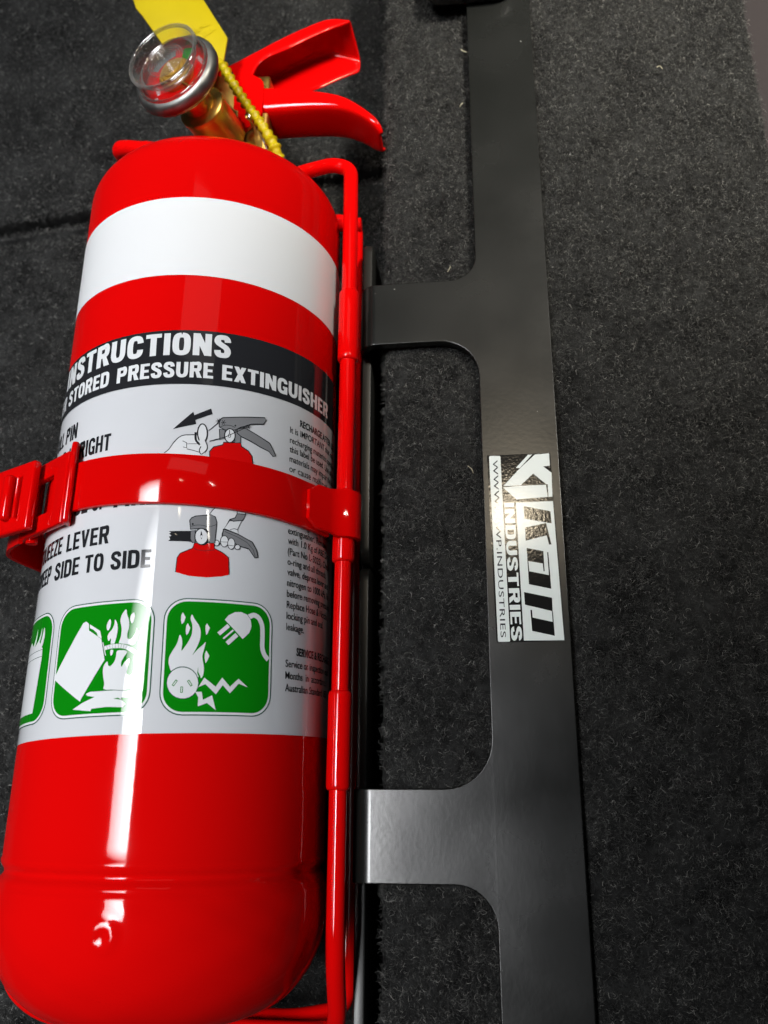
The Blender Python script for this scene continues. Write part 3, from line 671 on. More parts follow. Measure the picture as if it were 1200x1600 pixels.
ART = json.loads('''{"ic1":[["f","W",0,0,[[-22.34,30.99],[-13.66,44.2],[-12.77,44.52],[-11.85,43.88],[-11.66,42.15],[-7.65,39.61],[-6.31,34.49],[-12.16,25.14],[-12.38,24.53]]],["f","W",0,0,[[-11.54,43.73],[-8.27,41.72],[-7.66,39.73],[-8.84,40.43],[-9.2,41.31],[-10.44,42.28],[-11.43,42.74]]],["l","W",0,0.22,[[-7.24,38.74],[-6.19,35.43]]],["f","W",1,0,[[-5.7,44.69],[-5.35,43.69],[-5.5,42.48],[-5.96,41.62],[-6.37,41.82],[-6.6,42.81],[-6.29,43.88]]],["f","W",1,0,[[-4.5,44.53],[-3.71,43.46],[-3.41,41.74],[-3.69,39.58],[-4.12,37.93],[-5.1,37.87],[-5.01,39.91],[-5.75,38.75],[-6.1,40.22],[-5.84,40.93],[-4.92,41.84],[-4.39,43.26]]],["f","W",1,0,[[-5.0,36.79],[-4.17,36.74],[-4.27,35.79],[-4.73,35.1],[-4.97,35.83]]],["f","W",1,0,[[-1.54,47.0],[-1.32,45.51],[-0.64,44.01],[-0.49,42.07],[-0.88,40.64],[-0.78,39.31],[0.1,39.03],[1.21,40.55],[1.34,42.23],[1.85,41.25],[1.96,39.56],[1.07,37.44],[-1.05,38.01],[-3.06,38.11],[-2.44,39.75],[-2.36,41.92],[-3.02,43.9],[-2.65,45.59]]],["f","W",1,0,[[-3.32,36.57],[-1.06,36.46],[-0.41,36.07],[-1.96,33.77],[-1.83,32.12],[-0.97,33.73],[0.18,34.62],[0.37,33.67],[-0.32,31.59],[-0.37,30.65],[0.51,30.15],[1.18,30.83],[1.3,32.46],[1.01,34.83],[2.21,36.68],[3.63,38.55],[3.52,36.65],[3.85,33.33],[3.76,31.22],[2.75,28.69],[0.97,27.12],[-0.32,26.7],[-6.2,26.98],[-5.8,28.35],[-6.37,30.25],[-6.62,32.14],[-6.26,33.3],[-5.49,34.08],[-5.31,32.89],[-4.64,32.61],[-3.71,33.63],[-3.35,34.79]]],["f","W",1,0,[[0.46,46.04],[0.78,44.92],[0.52,43.47],[0.06,43.01],[-0.39,44.0],[-0.35,45.22]]],["f","W",1,0,[[3.14,42.41],[3.36,40.96],[2.97,39.53],[2.31,40.51],[2.34,41.83]]],["l","G",1,1.3,[[-6.62,37.25],[-4.81,37.61],[-2.77,37.61],[-1.0,37.29],[0.78,36.38],[2.81,34.77]]],["l","W",1,1.05,[[-6.62,37.25],[-4.81,37.61],[-2.77,37.61],[-1.0,37.29],[0.78,36.38],[2.81,34.77]]],["l","D",0,0.07,[[-6.43,36.78],[-6.81,37.73]]],["l","D",0,0.07,[[-5.73,36.92],[-6.11,37.86]]],["l","D",0,0.07,[[-5.04,37.06],[-5.41,38.0]]],["l","D",0,0.07,[[-4.42,37.13],[-4.57,38.09]]],["l","D",0,0.07,[[-3.63,37.13],[-3.78,38.09]]],["l","D",0,0.07,[[-2.85,37.13],[-3.0,38.09]]],["l","D",0,0.07,[[-2.25,37.04],[-2.19,37.98]]],["l","D",0,0.07,[[-1.57,36.92],[-1.5,37.86]]],["l","D",0,0.07,[[-1.05,36.8],[-0.67,37.63]]],["l","D",0,0.07,[[-0.36,36.45],[0.02,37.28]]],["l","D",0,0.07,[[0.32,36.1],[0.7,36.94]]],["l","D",0,0.07,[[0.98,35.65],[1.53,36.36]]],["l","D",0,0.07,[[1.76,35.03],[2.31,35.74]]],["l","D",0,0.07,[[2.54,34.41],[3.09,35.13]]],["f","W",0,0,[[-10.72,26.32],[-9.65,26.72],[-5.92,26.73],[-1.41,26.75],[2.44,26.27],[3.06,25.79],[2.3,25.01],[-1.27,24.9],[-0.98,24.32],[0.05,23.36],[-0.61,22.59],[-4.8,22.88],[-8.81,22.62],[-9.03,22.06],[-14.39,22.74],[-11.61,24.17],[-8.16,25.42],[-10.38,25.83]]],["f","G",0,0,[[-3.21,24.75],[-2.0,24.93],[-0.94,24.38],[-1.97,24.56]]],["l","D",0,0.14,[[-6.32,26.87],[-3.89,26.9],[0.3,26.45]]],["l","D",0,0.1,[[-7.65,39.61],[-6.31,34.49]]]],"ic2":[["f","W",0,0,[[12.51,45.71],[13.26,44.48],[12.88,43.19],[12.36,42.67],[12.16,43.69],[12.17,44.98]]],["f","W",0,0,[[13.83,43.0],[14.48,41.81],[14.12,40.53],[13.65,39.93],[13.43,41.02],[13.47,42.3]]],["f","W",0,0,[[18.55,43.1],[19.3,41.97],[18.85,40.67],[18.45,40.06],[18.24,41.29],[18.2,42.44]]],["f","W",0,0,[[18.65,36.26],[19.46,34.97],[19.01,33.7],[18.58,33.13],[18.28,34.43],[18.31,35.44]]],["f","W",1,0,[[14.76,45.42],[15.45,44.02],[16.64,42.51],[17.15,40.99],[17.04,38.94],[16.15,36.64],[15.12,34.73],[16.41,36.39],[17.84,37.7],[18.51,38.61],[18.13,36.69],[17.66,34.91],[17.89,33.66],[18.28,31.92],[18.16,30.18],[17.7,29.3],[16.94,29.9],[16.03,28.16],[11.1,29.85],[10.17,31.46],[9.67,33.07],[9.76,34.57],[10.53,36.07],[11.54,37.83],[12.03,40.37],[12.63,39.11],[12.78,37.59],[12.51,35.7],[14.11,38.11],[15.0,40.16],[15.02,42.46],[14.37,44.25]]],["f","G",0,0,[[16.83,32.26],[16.89,30.9],[17.56,29.67],[17.34,29.05],[16.66,30.64]]],["f","D",0,0,[[17.18,28.28],[17.07,27.15],[16.65,26.12],[15.96,25.26],[15.06,24.64],[14.02,24.32],[12.93,24.32],[11.86,24.64],[10.91,25.25],[10.15,26.1],[9.64,27.12],[9.42,28.24],[9.52,29.36],[9.92,30.39],[10.6,31.25],[11.49,31.86],[12.54,32.19],[13.65,32.2],[14.73,31.89],[15.69,31.28],[16.46,30.43],[16.97,29.4]]],["f","W",0,0,[[17.01,28.23],[16.91,27.16],[16.51,26.17],[15.85,25.36],[14.99,24.77],[13.99,24.47],[12.95,24.47],[11.93,24.77],[11.02,25.34],[10.29,26.15],[9.8,27.13],[9.59,28.19],[9.69,29.25],[10.07,30.23],[10.72,31.05],[11.58,31.63],[12.58,31.94],[13.63,31.95],[14.67,31.66],[15.59,31.08],[16.32,30.27],[16.81,29.29]]],["l","G",0,0.62,[[11.88,28.87],[10.98,27.52]]],["l","G",0,0.62,[[14.54,28.83],[15.46,27.49]]],["l","G",0,0.62,[[13.14,27.33],[13.14,25.84]]],["l","W",0,0.26,[[11.79,28.7],[11.09,27.67]]],["l","W",0,0.26,[[14.65,28.66],[15.35,27.66]]],["l","W",0,0.26,[[13.15,27.16],[13.13,26.01]]],["f","W",0,0,[[22.96,44.24],[23.97,45.48],[25.55,46.38],[27.19,46.57],[28.89,46.01],[29.93,44.65],[30.18,43.09],[29.6,41.33],[27.83,39.63]]],["l","W",1,1.3,[[29.33,45.44],[30.76,46.18],[32.26,45.54],[33.31,43.65],[33.47,40.49],[33.39,37.86],[34.06,36.08],[35.34,34.89]]],["l","D",0,0.12,[[28.83,46.13],[29.99,44.79]]],["l","W",0,1.0,[[24.01,42.82],[21.53,40.53]]],["l","W",0,0.42,[[25.25,41.73],[22.74,39.39]]],["l","W",0,1.1,[[26.23,40.63],[23.75,38.21]]],["f","W",0,0,[[17.06,27.19],[18.43,29.56],[21.27,27.4],[22.84,29.69],[24.87,27.52],[27.07,29.61],[29.62,27.55],[27.11,28.36],[24.93,25.9],[23.04,27.83],[21.39,25.56],[18.75,27.96]]],["f","W",0,0,[[16.37,26.08],[17.96,26.1],[18.29,24.15],[20.48,25.29],[21.55,21.69],[19.31,23.43],[17.14,22.56],[17.16,24.75]]]],"ic0":[],"d1":[["f","K",0,0,[[7.41,95.76],[12.59,101.02],[12.9,100.01],[17.27,102.31],[17.74,100.75],[13.23,98.59],[13.5,97.4]]],["f","W",0,0,[[5.55,88.86],[6.71,89.86],[7.68,91.61],[8.94,93.24],[10.23,94.05],[13.16,94.25],[15.31,93.94],[16.44,92.55],[16.78,90.8],[16.06,88.69],[12.39,87.89],[6.01,87.82]]],["l","K",1,0.25,[[5.55,88.86],[6.71,89.86],[7.68,91.61],[8.94,93.24],[10.23,94.05],[13.16,94.25]]],["f","W",0,0,[[16.56,94.93],[16.54,94.16],[16.41,93.44],[16.2,92.84],[15.91,92.39],[15.57,92.15],[15.2,92.12],[14.85,92.32],[14.52,92.71],[14.26,93.28],[14.08,93.98],[13.99,94.74],[14.01,95.52],[14.13,96.23],[14.35,96.84],[14.63,97.28],[14.98,97.53],[15.34,97.55],[15.7,97.36],[16.03,96.96],[16.29,96.39],[16.47,95.7]]],["l","K",0,0.36,[[16.56,94.93],[16.54,94.16],[16.41,93.44],[16.2,92.84],[15.91,92.39],[15.57,92.15],[15.2,92.12],[14.85,92.32],[14.52,92.71],[14.26,93.28],[14.08,93.98],[13.99,94.74],[14.01,95.52],[14.13,96.23],[14.35,96.84],[14.63,97.28],[14.98,97.53],[15.34,97.55],[15.7,97.36],[16.03,96.96],[16.29,96.39],[16.47,95.7],[16.56,94.93]]],["l","K",1,0.6,[[13.45,95.01],[13.55,92.64],[14.75,91.39]]],["l","K",0,0.2,[[10.18,92.37],[11.27,91.81],[11.34,90.34],[10.4,90.61]]],["l","K",0,0.15,[[11.42,91.52],[14.6,91.67]]],["l","K",0,0.2,[[11.36,90.05],[13.1,89.68],[14.84,89.19]]],["f","W",1,0,[[14.9,94.21],[16.02,92.96],[16.77,91.1],[16.55,89.9],[15.14,88.48],[14.55,89.76],[15.03,90.96],[14.44,92.4]]],["l","K",1,0.25,[[16.02,92.96],[16.77,91.1],[16.55,89.9],[15.14,88.48],[14.55,89.76],[15.03,90.96]]],["l","K",0,0.2,[[16.85,95.7],[19.33,98.21]]],["l","K",0,0.2,[[17.24,92.62],[21.27,94.1]]],["f","R",0,0,[[17.48,86.47],[17.36,89.68],[18.38,91.1],[20.79,91.96],[20.9,92.72],[25.65,93.27],[25.82,92.25],[27.89,91.27],[28.97,89.83],[29.33,87.52],[23.2,86.09]]],["l","K",0,0.3,[[17.48,86.47],[17.36,89.68],[18.38,91.1],[20.79,91.96],[20.9,92.72],[25.65,93.27],[25.82,92.25],[27.89,91.27],[28.97,89.83],[29.33,87.52]]],["f","E",0,0,[[19.67,96.45],[21.19,96.34],[21.27,93.95],[19.92,93.34]]],["l","K",0,0.22,[[19.67,96.45],[21.19,96.34],[21.27,93.95],[19.92,93.34],[19.67,96.45]]],["f","E",0,0,[[23.96,97.05],[25.59,95.21],[25.65,93.27],[23.95,92.99]]],["l","K",0,0.22,[[23.96,97.05],[25.59,95.21],[25.65,93.27],[23.95,92.99],[23.96,97.05]]],["f","E",0,0,[[24.53,97.14],[26.52,97.94],[34.29,94.9],[36.37,91.6],[35.37,91.21],[34.03,92.4],[31.47,93.04],[28.69,94.13],[25.74,95.08],[24.56,95.94]]],["l","K",0,0.28,[[24.53,97.14],[26.52,97.94],[34.29,94.9],[36.37,91.6],[35.37,91.21],[34.03,92.4],[31.47,93.04],[28.69,94.13],[25.74,95.08],[24.56,95.94],[24.53,97.14]]],["f","E",0,0,[[19.51,98.53],[19.84,99.33],[20.51,99.93],[32.48,102.2],[32.98,101.64],[32.22,100.16],[28.54,99.34],[26.51,98.24],[25.65,97.94],[23.97,96.75],[21.19,96.34],[19.65,97.04]]],["l","K",0,0.28,[[19.51,98.53],[19.84,99.33],[20.51,99.93],[32.48,102.2],[32.98,101.64],[32.22,100.16],[28.54,99.34],[26.51,98.24],[25.65,97.94],[23.97,96.75],[21.19,96.34],[19.65,97.04],[19.51,98.53]]],["l","K",1,0.15,[[19.79,97.06],[21.14,97.83],[22.8,97.92],[23.95,97.5]]],["f","K",0,0,[[24.24,98.12],[24.17,97.91],[23.99,97.81],[23.81,97.86],[23.73,98.04],[23.8,98.24],[23.98,98.35],[24.16,98.3]]],["f","W",0,0,[[24.02,95.1],[23.98,94.52],[23.83,93.97],[23.57,93.49],[23.23,93.13],[22.84,92.91],[22.43,92.85],[22.04,92.96],[21.68,93.22],[21.4,93.62],[21.21,94.12],[21.14,94.68],[21.17,95.26],[21.32,95.81],[21.58,96.28],[21.91,96.64],[22.3,96.86],[22.71,96.92],[23.11,96.82],[23.47,96.56],[23.76,96.16],[23.95,95.66]]],["l","K",0,0.32,[[24.02,95.1],[23.98,94.52],[23.83,93.97],[23.57,93.49],[23.23,93.13],[22.84,92.91],[22.43,92.85],[22.04,92.96],[21.68,93.22],[21.4,93.62],[21.21,94.12],[21.14,94.68],[21.17,95.26],[21.32,95.81],[21.58,96.28],[21.91,96.64],[22.3,96.86],[22.71,96.92],[23.11,96.82],[23.47,96.56],[23.76,96.16],[23.95,95.66],[24.02,95.1]]],["l","K",0,0.2,[[22.43,96.51],[22.47,95.32]]],["l","K",0,0.16,[[22.82,94.92],[22.77,94.59],[22.61,94.37],[22.4,94.34],[22.23,94.52],[22.16,94.82],[22.21,95.15],[22.37,95.36],[22.57,95.39],[22.75,95.22],[22.82,94.92]]],["l","K",0,0.2,[[17.24,92.62],[21.26,94.25],[27.39,98.26]]],["l","K",0,0.14,[[18.6,98.73],[20.02,98.9]]],["l","K",0,0.14,[[18.93,99.45],[19.69,98.18]]],["l","K",0,0.14,[[19.64,99.53],[18.98,98.09]]],["l","K",0,0.14,[[19.98,98.44],[21.41,98.63]]],["l","K",0,0.14,[[20.32,99.16],[21.08,97.9]]],["l","K",0,0.14,[[21.03,99.25],[20.36,97.81]]],["l","K",0,0.14,[[26.98,98.18],[28.51,98.48]]],["l","K",0,0.14,[[27.34,98.93],[28.14,97.72]]],["l","K",0,0.14,[[28.1,99.09],[27.38,97.57]]]],"d2":[["f","K",0,0,[[7.86,67.01],[13.37,67.15],[13.62,64.11],[13.07,64.28],[7.9,64.36],[8.42,64.82],[8.05,65.51],[8.68,65.85],[8.01,66.32],[8.53,66.66]]],["f","E",0,0,[[13.37,67.1],[14.55,67.38],[14.7,64.04],[13.94,64.01],[13.42,65.03]]],["l","K",0,0.22,[[13.37,67.1],[14.55,67.38],[14.7,64.04],[13.94,64.01],[13.42,65.03],[13.37,67.1]]],["f","R",0,0,[[10.16,56.09],[10.39,59.93],[11.08,61.07],[14.12,62.53],[14.49,63.92],[19.48,64.21],[19.64,62.84],[21.91,61.76],[23.41,60.63],[23.73,56.09],[21.69,55.47],[17.78,54.95],[13.5,55.15]]],["l","K",0,0.22,[[10.16,56.09],[10.39,59.93],[11.08,61.07],[14.12,62.53],[14.49,63.92],[19.48,64.21],[19.64,62.84],[21.91,61.76],[23.41,60.63],[23.73,56.09]]],["l","K",0,0.12,[[14.44,62.54],[15.32,62.12],[17.05,61.98],[19.66,62.38]]],["f","W",0,0,[[17.96,71.92],[19.01,73.54],[20.87,74.9],[21.85,75.96],[28.43,76.84],[27.88,74.82],[27.57,73.1],[25.19,73.01],[24.77,71.53],[23.28,70.88],[22.12,68.4],[21.48,67.17],[21.45,65.07],[20.72,63.62],[19.62,63.53],[19.63,66.08],[20.15,69.86],[19.54,71.45]]],["l","K",1,0.22,[[17.96,71.92],[19.01,73.54],[20.87,74.9],[21.86,75.72]]],["l","K",1,0.22,[[23.28,70.88],[22.12,68.4],[21.48,67.17],[21.45,65.07],[20.72,63.62],[19.62,63.53]]],["l","K",0,0.2,[[25.26,74.21],[25.31,72.91]]],["l","K",0,0.2,[[28.0,74.84],[27.57,73.1]]],["f","W",0,0,[[23.29,70.65],[26.55,71.05],[25.57,68.55],[25.72,67.28],[22.0,68.39]]],["l","K",0,0.2,[[23.29,70.65],[26.55,71.05],[25.57,68.55],[25.72,67.28],[22.0,68.39],[23.29,70.65]]],["l","K",0,0.15,[[23.49,68.19],[24.63,68.68],[25.57,68.43]]],["f","E",0,0,[[23.28,71.0],[24.76,71.65],[25.31,72.91],[27.69,72.99],[26.9,71.21],[24.33,70.65]]],["l","K",0,0.25,[[23.28,71.0],[24.76,71.65],[25.31,72.91],[27.69,72.99],[26.9,71.21],[24.33,70.65],[23.28,71.0]]],["f","E",0,0,[[21.78,68.25],[25.61,67.26],[29.75,65.57],[31.06,63.64],[31.57,61.6],[30.62,61.35],[28.83,63.57],[26.42,63.97],[21.53,66.01]]],["l","K",0,0.26,[[21.78,68.25],[25.61,67.26],[29.75,65.57],[31.06,63.64],[31.57,61.6],[30.62,61.35],[28.83,63.57],[26.42,63.97],[21.53,66.01],[21.78,68.25]]],["l","K",0,0.12,[[22.15,67.59],[25.63,66.44],[28.29,65.25],[30.06,63.5],[30.74,61.72]]],["f","W",0,0,[[23.17,65.0],[23.14,64.57],[23.03,64.16],[22.85,63.82],[22.61,63.56],[22.33,63.41],[22.04,63.38],[21.75,63.48],[21.5,63.69],[21.29,64.0],[21.16,64.38],[21.1,64.81],[21.13,65.24],[21.23,65.65],[21.41,66.0],[21.65,66.25],[21.93,66.4],[22.22,66.43],[22.51,66.34],[22.77,66.13],[22.97,65.82],[23.11,65.43]]],["l","K",0,0.2,[[23.17,65.0],[23.14,64.57],[23.03,64.16],[22.85,63.82],[22.61,63.56],[22.33,63.41],[22.04,63.38],[21.75,63.48],[21.5,63.69],[21.29,64.0],[21.16,64.38],[21.1,64.81],[21.13,65.24],[21.23,65.65],[21.41,66.0],[21.65,66.25],[21.93,66.4],[22.22,66.43],[22.51,66.34],[22.77,66.13],[22.97,65.82],[23.11,65.43],[23.17,65.0]]],["f","W",0,0,[[24.93,64.54],[24.9,64.1],[24.8,63.7],[24.63,63.35],[24.41,63.09],[24.15,62.94],[23.88,62.91],[23.61,63.01],[23.38,63.22],[23.19,63.53],[23.06,63.91],[23.01,64.34],[23.03,64.77],[23.13,65.18],[23.3,65.53],[23.52,65.79],[23.78,65.94],[24.05,65.97],[24.32,65.87],[24.56,65.66],[24.75,65.35],[24.88,64.97]]],["l","K",0,0.2,[[24.93,64.54],[24.9,64.1],[24.8,63.7],[24.63,63.35],[24.41,63.09],[24.15,62.94],[23.88,62.91],[23.61,63.01],[23.38,63.22],[23.19,63.53],[23.06,63.91],[23.01,64.34],[23.03,64.77],[23.13,65.18],[23.3,65.53],[23.52,65.79],[23.78,65.94],[24.05,65.97],[24.32,65.87],[24.56,65.66],[24.75,65.35],[24.88,64.97],[24.93,64.54]]],["f","W",0,0,[[26.4,63.78],[26.38,63.58],[26.3,63.39],[26.16,63.22],[25.99,63.09],[25.78,63.01],[25.57,62.99],[25.37,63.02],[25.19,63.11],[25.04,63.24],[24.95,63.41],[24.91,63.61],[24.94,63.81],[25.02,64.0],[25.15,64.16],[25.33,64.29],[25.53,64.37],[25.74,64.39],[25.94,64.36],[26.13,64.27],[26.27,64.14],[26.37,63.97]]],["l","K",0,0.2,[[26.4,63.78],[26.38,63.58],[26.3,63.39],[26.16,63.22],[25.99,63.09],[25.78,63.01],[25.57,62.99],[25.37,63.02],[25.19,63.11],[25.04,63.24],[24.95,63.41],[24.91,63.61],[24.94,63.81],[25.02,64.0],[25.15,64.16],[25.33,64.29],[25.53,64.37],[25.74,64.39],[25.94,64.36],[26.13,64.27],[26.27,64.14],[26.37,63.97],[26.4,63.78]]],["f","W",0,0,[[20.81,64.32],[20.79,64.1],[20.72,63.89],[20.6,63.71],[20.44,63.58],[20.27,63.5],[20.08,63.48],[19.89,63.53],[19.73,63.64],[19.6,63.8],[19.52,64.0],[19.48,64.21],[19.5,64.44],[19.57,64.65],[19.69,64.82],[19.84,64.96],[20.02,65.04],[20.21,65.05],[20.39,65.0],[20.55,64.89],[20.68,64.74],[20.77,64.54]]],["l","K",0,0.2,[[20.81,64.32],[20.79,64.1],[20.72,63.89],[20.6,63.71],[20.44,63.58],[20.27,63.5],[20.08,63.48],[19.89,63.53],[19.73,63.64],[19.6,63.8],[19.52,64.0],[19.48,64.21],[19.5,64.44],[19.57,64.65],[19.69,64.82],[19.84,64.96],[20.02,65.04],[20.21,65.05],[20.39,65.0],[20.55,64.89],[20.68,64.74],[20.77,64.54],[20.81,64.32]]],["l","K",0,0.1,[[21.17,64.7],[23.04,64.76]]],["l","K",0,0.1,[[23.07,63.95],[24.9,63.91]]],["f","E",0,0,[[13.06,70.0],[13.53,70.72],[14.49,71.23],[18.41,71.83],[19.54,71.34],[20.04,69.85],[19.7,64.23],[18.28,64.13],[17.26,67.53],[15.94,67.92],[13.35,67.57]]],["l","K",0,0.25,[[13.06,70.0],[13.53,70.72],[14.49,71.23],[18.41,71.83],[19.54,71.34],[20.04,69.85],[19.7,64.23],[18.28,64.13],[17.26,67.53],[15.94,67.92],[13.35,67.57],[13.06,70.0]]],["l","K",1,0.13,[[13.53,68.39],[14.59,68.78],[16.11,68.86],[18.1,68.41],[19.84,69.25]]],["f","K",0,0,[[14.15,69.04],[14.08,68.84],[13.9,68.75],[13.71,68.82],[13.63,69.02],[13.7,69.22],[13.88,69.31],[14.06,69.23]]],["f","K",0,0,[[18.01,69.22],[17.94,69.02],[17.75,68.92],[17.56,68.99],[17.48,69.18],[17.55,69.38],[17.73,69.48],[17.92,69.41]]],["f","K",0,0,[[18.41,65.8],[18.36,65.15],[18.16,64.53],[17.84,64.02],[17.42,63.63],[16.93,63.42],[16.41,63.39],[15.91,63.55],[15.46,63.88],[15.1,64.36],[14.86,64.94],[14.76,65.59],[14.8,66.24],[14.99,66.85],[15.31,67.36],[15.73,67.74],[16.22,67.96],[16.74,67.99],[17.25,67.83],[17.7,67.51],[18.06,67.03],[18.31,66.45]]],["f","W",0,0,[[17.81,65.83],[17.77,65.21],[17.6,64.63],[17.32,64.14],[16.94,63.78],[16.5,63.58],[16.04,63.55],[15.59,63.71],[15.19,64.02],[14.87,64.48],[14.65,65.03],[14.56,65.65],[14.6,66.27],[14.76,66.85],[15.05,67.33],[15.42,67.69],[15.86,67.89],[16.32,67.92],[16.77,67.77],[17.18,67.45],[17.5,67.0],[17.72,66.44]]],["l","K",0,0.28,[[17.81,65.83],[17.77,65.21],[17.6,64.63],[17.32,64.14],[16.94,63.78],[16.5,63.58],[16.04,63.55],[15.59,63.71],[15.19,64.02],[14.87,64.48],[14.65,65.03],[14.56,65.65],[14.6,66.27],[14.76,66.85],[15.05,67.33],[15.42,67.69],[15.86,67.89],[16.32,67.92],[16.77,67.77],[17.18,67.45],[17.5,67.0],[17.72,66.44],[17.81,65.83]]],["f","K",0,0,[[16.11,67.35],[16.5,65.86],[16.22,64.92],[15.85,65.83]]],["f","W",0,0,[[16.44,65.74],[16.38,65.48],[16.2,65.36],[16.01,65.46],[15.92,65.71],[15.99,65.98],[16.17,66.1],[16.35,66.0]]]]}''')
PIC = [WPRINT, GREEN, DGREEN, BLACKV, GPRINT, RPRINT]; CI = dict(W=0, G=1, D=2, K=3, E=4, R=5)
def drawing(name, items, frame=None, z0=.16, parent=None):
    A = Art(); z = z0
    if frame:
        x0, x1, y0, y1 = frame
        A.poly(rrect(x0, x1, y0, y1, 5.6), z, 2); A.poly(rrect(x0 + .28, x1 - .28, y0 + .28, y1 - .28, 5.35), z + .02, 0)
        A.poly(rrect(x0 + .85, x1 - .85, y0 + .85, y1 - .85, 4.8), z + .04, 1); z += .06
    for kind, c, sm, w, P in items:
        P = [tuple(q) for q in P]
        if kind == 'f':
            if sm: P = chaikin(P)
            A.poly(P, z, CI[c])
        else:
            if sm: P = chaikin(P, False)
            q = stroke(P, w); n = len(P)
            A.add(q, [(i, i + 1, 2 * n - 2 - i, 2 * n - 1 - i) for i in range(n - 1)], z, CI[c])
        z += .0035
    return A.build(name, PIC, parent or label, lab, 1.2)
drawing('electrical_fire_pictogram', ART['ic2'], (7.9, 36.5, 20.4, 49.4))
drawing('liquid_fire_pictogram', ART['ic1'], (-22.6, 5.8, 20.6, 49.3))
W0 = [['f', 'W', 0, 0, [(-29.6, 37.9), (-31.3, 23.3), (-46, 23.3), (-48, 37.9)]], ['f', 'W', 0, 0, [(-29.9, 40.0), (-29.6, 37.7), (-48, 37.7), (-47.6, 40)]],
      ['l', 'D', 0, .14, [(-29.6, 37.8), (-48, 37.8)]], ['l', 'D', 0, .14, [(-29.8, 39.6), (-48, 39.6)]],
      ['f', 'W', 1, 0, [(-30.2, 45.9), (-29.2, 43.4), (-30.0, 40.4), (-32.5, 39.8), (-31.2, 42.0), (-30.6, 43.8)]],
      ['f', 'W', 1, 0, [(-31.6, 46.0), (-31.4, 43.4), (-32.6, 41.4), (-34.5, 39.8), (-33.0, 42.6), (-32.0, 44)]],
      ['f', 'W', 1, 0, [(-34.8, 46.2), (-34.6, 43.4), (-36.0, 40), (-38.5, 40), (-36.0, 43), (-35.4, 44)]],
      ['f', 'W', 0, 0, [(-30, 40), (-33, 42.5), (-36, 40.8), (-40, 43), (-47, 40)]]]
drawing('solid_fire_pictogram', W0, (-53.2, -24.8, 20.4, 49.4))
drawing('pull_pin_drawing', ART['d1']); drawing('squeeze_lever_drawing', ART['d2'])

# valve, gauge and levers
bm = bmesh.new()
lathe(bm, [(206, 12.5), (208, 12.5), (208.6, 11.8), (214, 11.6), (214.6, 12.4), (219, 12.4), (219.5, 10.5), (236, 10.2), (237, 9.2), (252, 9), (252.8, 8)], 48, MY, True, True)
obj('valve_neck', bm, BRASS, ext)
bm = bmesh.new(); box(bm, -97, -72, 222, 254, -6.2, 5.6, 1.2, 3)
obj('valve_block', bm, BRASS, ext)
bm = bmesh.new()     # flared wing that carries the lever pivots
P = fillet([(-80, 214, 6), (-76.5, 216.5, 6), (-73, 219, 6), (-71.5, 226, 6), (-74, 231, 6), (-80, 234, 6)], 2.5, 5)
f = bm.faces.new([bm.verts.new(v) for v in P]); r = bmesh.ops.extrude_face_region(bm, geom=[f])
for v in r['geom']:
    if isinstance(v, bmesh.types.BMVert): v.co.z = -6
bmesh.ops.recalc_face_normals(bm, faces=bm.faces)
bmesh.ops.bevel(bm, geom=[e for e in bm.edges if e.calc_face_angle() > 1.0], offset=.8, segments=3, affect='EDGES', profile=.5)
obj('valve_wing', bm, BRASS, ext)

GD = Vector((-.25, 0, .97)).normalized()
GX = Vector((.97, 0, .25)).normalized(); GYv = GD.cross(GX)
GP = Vector((-96.6, 226.2, 42.8))
MG = Matrix(((GX.x, GYv.x, GD.x, GP.x), (GX.y, GYv.y, GD.y, GP.y), (GX.z, GYv.z, GD.z, GP.z), (0, 0, 0, 1))) @ Matrix.Scale(1.07, 4)   # h=0 at the lens rim
bm = bmesh.new()
lathe(bm, [(-36, 7.4), (-22.6, 7.4), (-22.2, 7.7), (-21.0, 7.7), (-20.5, 7.2), (-20.0, 5.0), (-17, 4.8), (-16.6, 5.6), (-12.5, 5.6), (-11.5, 4.8)], 36, MG, True, True)
obj('gauge_stem', bm, BRASS, ext)
gauge = obj('pressure_gauge', (lambda b: (lathe(b, [(-11.0, 4.5), (-11.4, 9), (-11.2, 11), (-10.2, 13.0), (-8.8, 13.9), (-7.2, 14.0), (-6.0, 13.5), (-5.4, 12.7), (-5.3, 12.2), (-5.6, 12.0), (-6.6, 12.0), (-8.2, 12.0)], 72, MG, True, False), b)[1])(bmesh.new()), STEEL, ext, smooth=60)
tag(gauge, 'round pressure gauge with clear domed lens and red dial')
def gl(x, y, z): return MG @ Vector((x, y, z))
gl.out = lambda c: GD
A = Art(); ring = [(12 * math.cos(t), 12 * math.sin(t)) for t in np.linspace(0, 2 * math.pi, 64, endpoint=False)]
A.poly(ring, -8.1, 0)
def sector(a0, a1, r0, r1, mi, z):
    n = 18; P = [(r1 * math.cos(math.radians(a0 + (a1 - a0) * k / n)), r1 * math.sin(math.radians(a0 + (a1 - a0) * k / n))) for k in range(n + 1)]
    Q = [(r0 * math.cos(math.radians(a0 + (a1 - a0) * k / n)), r0 * math.sin(math.radians(a0 + (a1 - a0) * k / n))) for k in range(n + 1)]
    A.add(P + Q, [(k, k + 1, n + 2 + k, n + 1 + k) for k in range(n)], z, mi)
sector(62, 84, 5.2, 10.8, 1, -8.06); sector(100, 150, 9, 11.8, 2, -8.06)
A.build('dial', [RPRINT, GREEN, GPRINT], gauge, gl, 0)
A = Art()
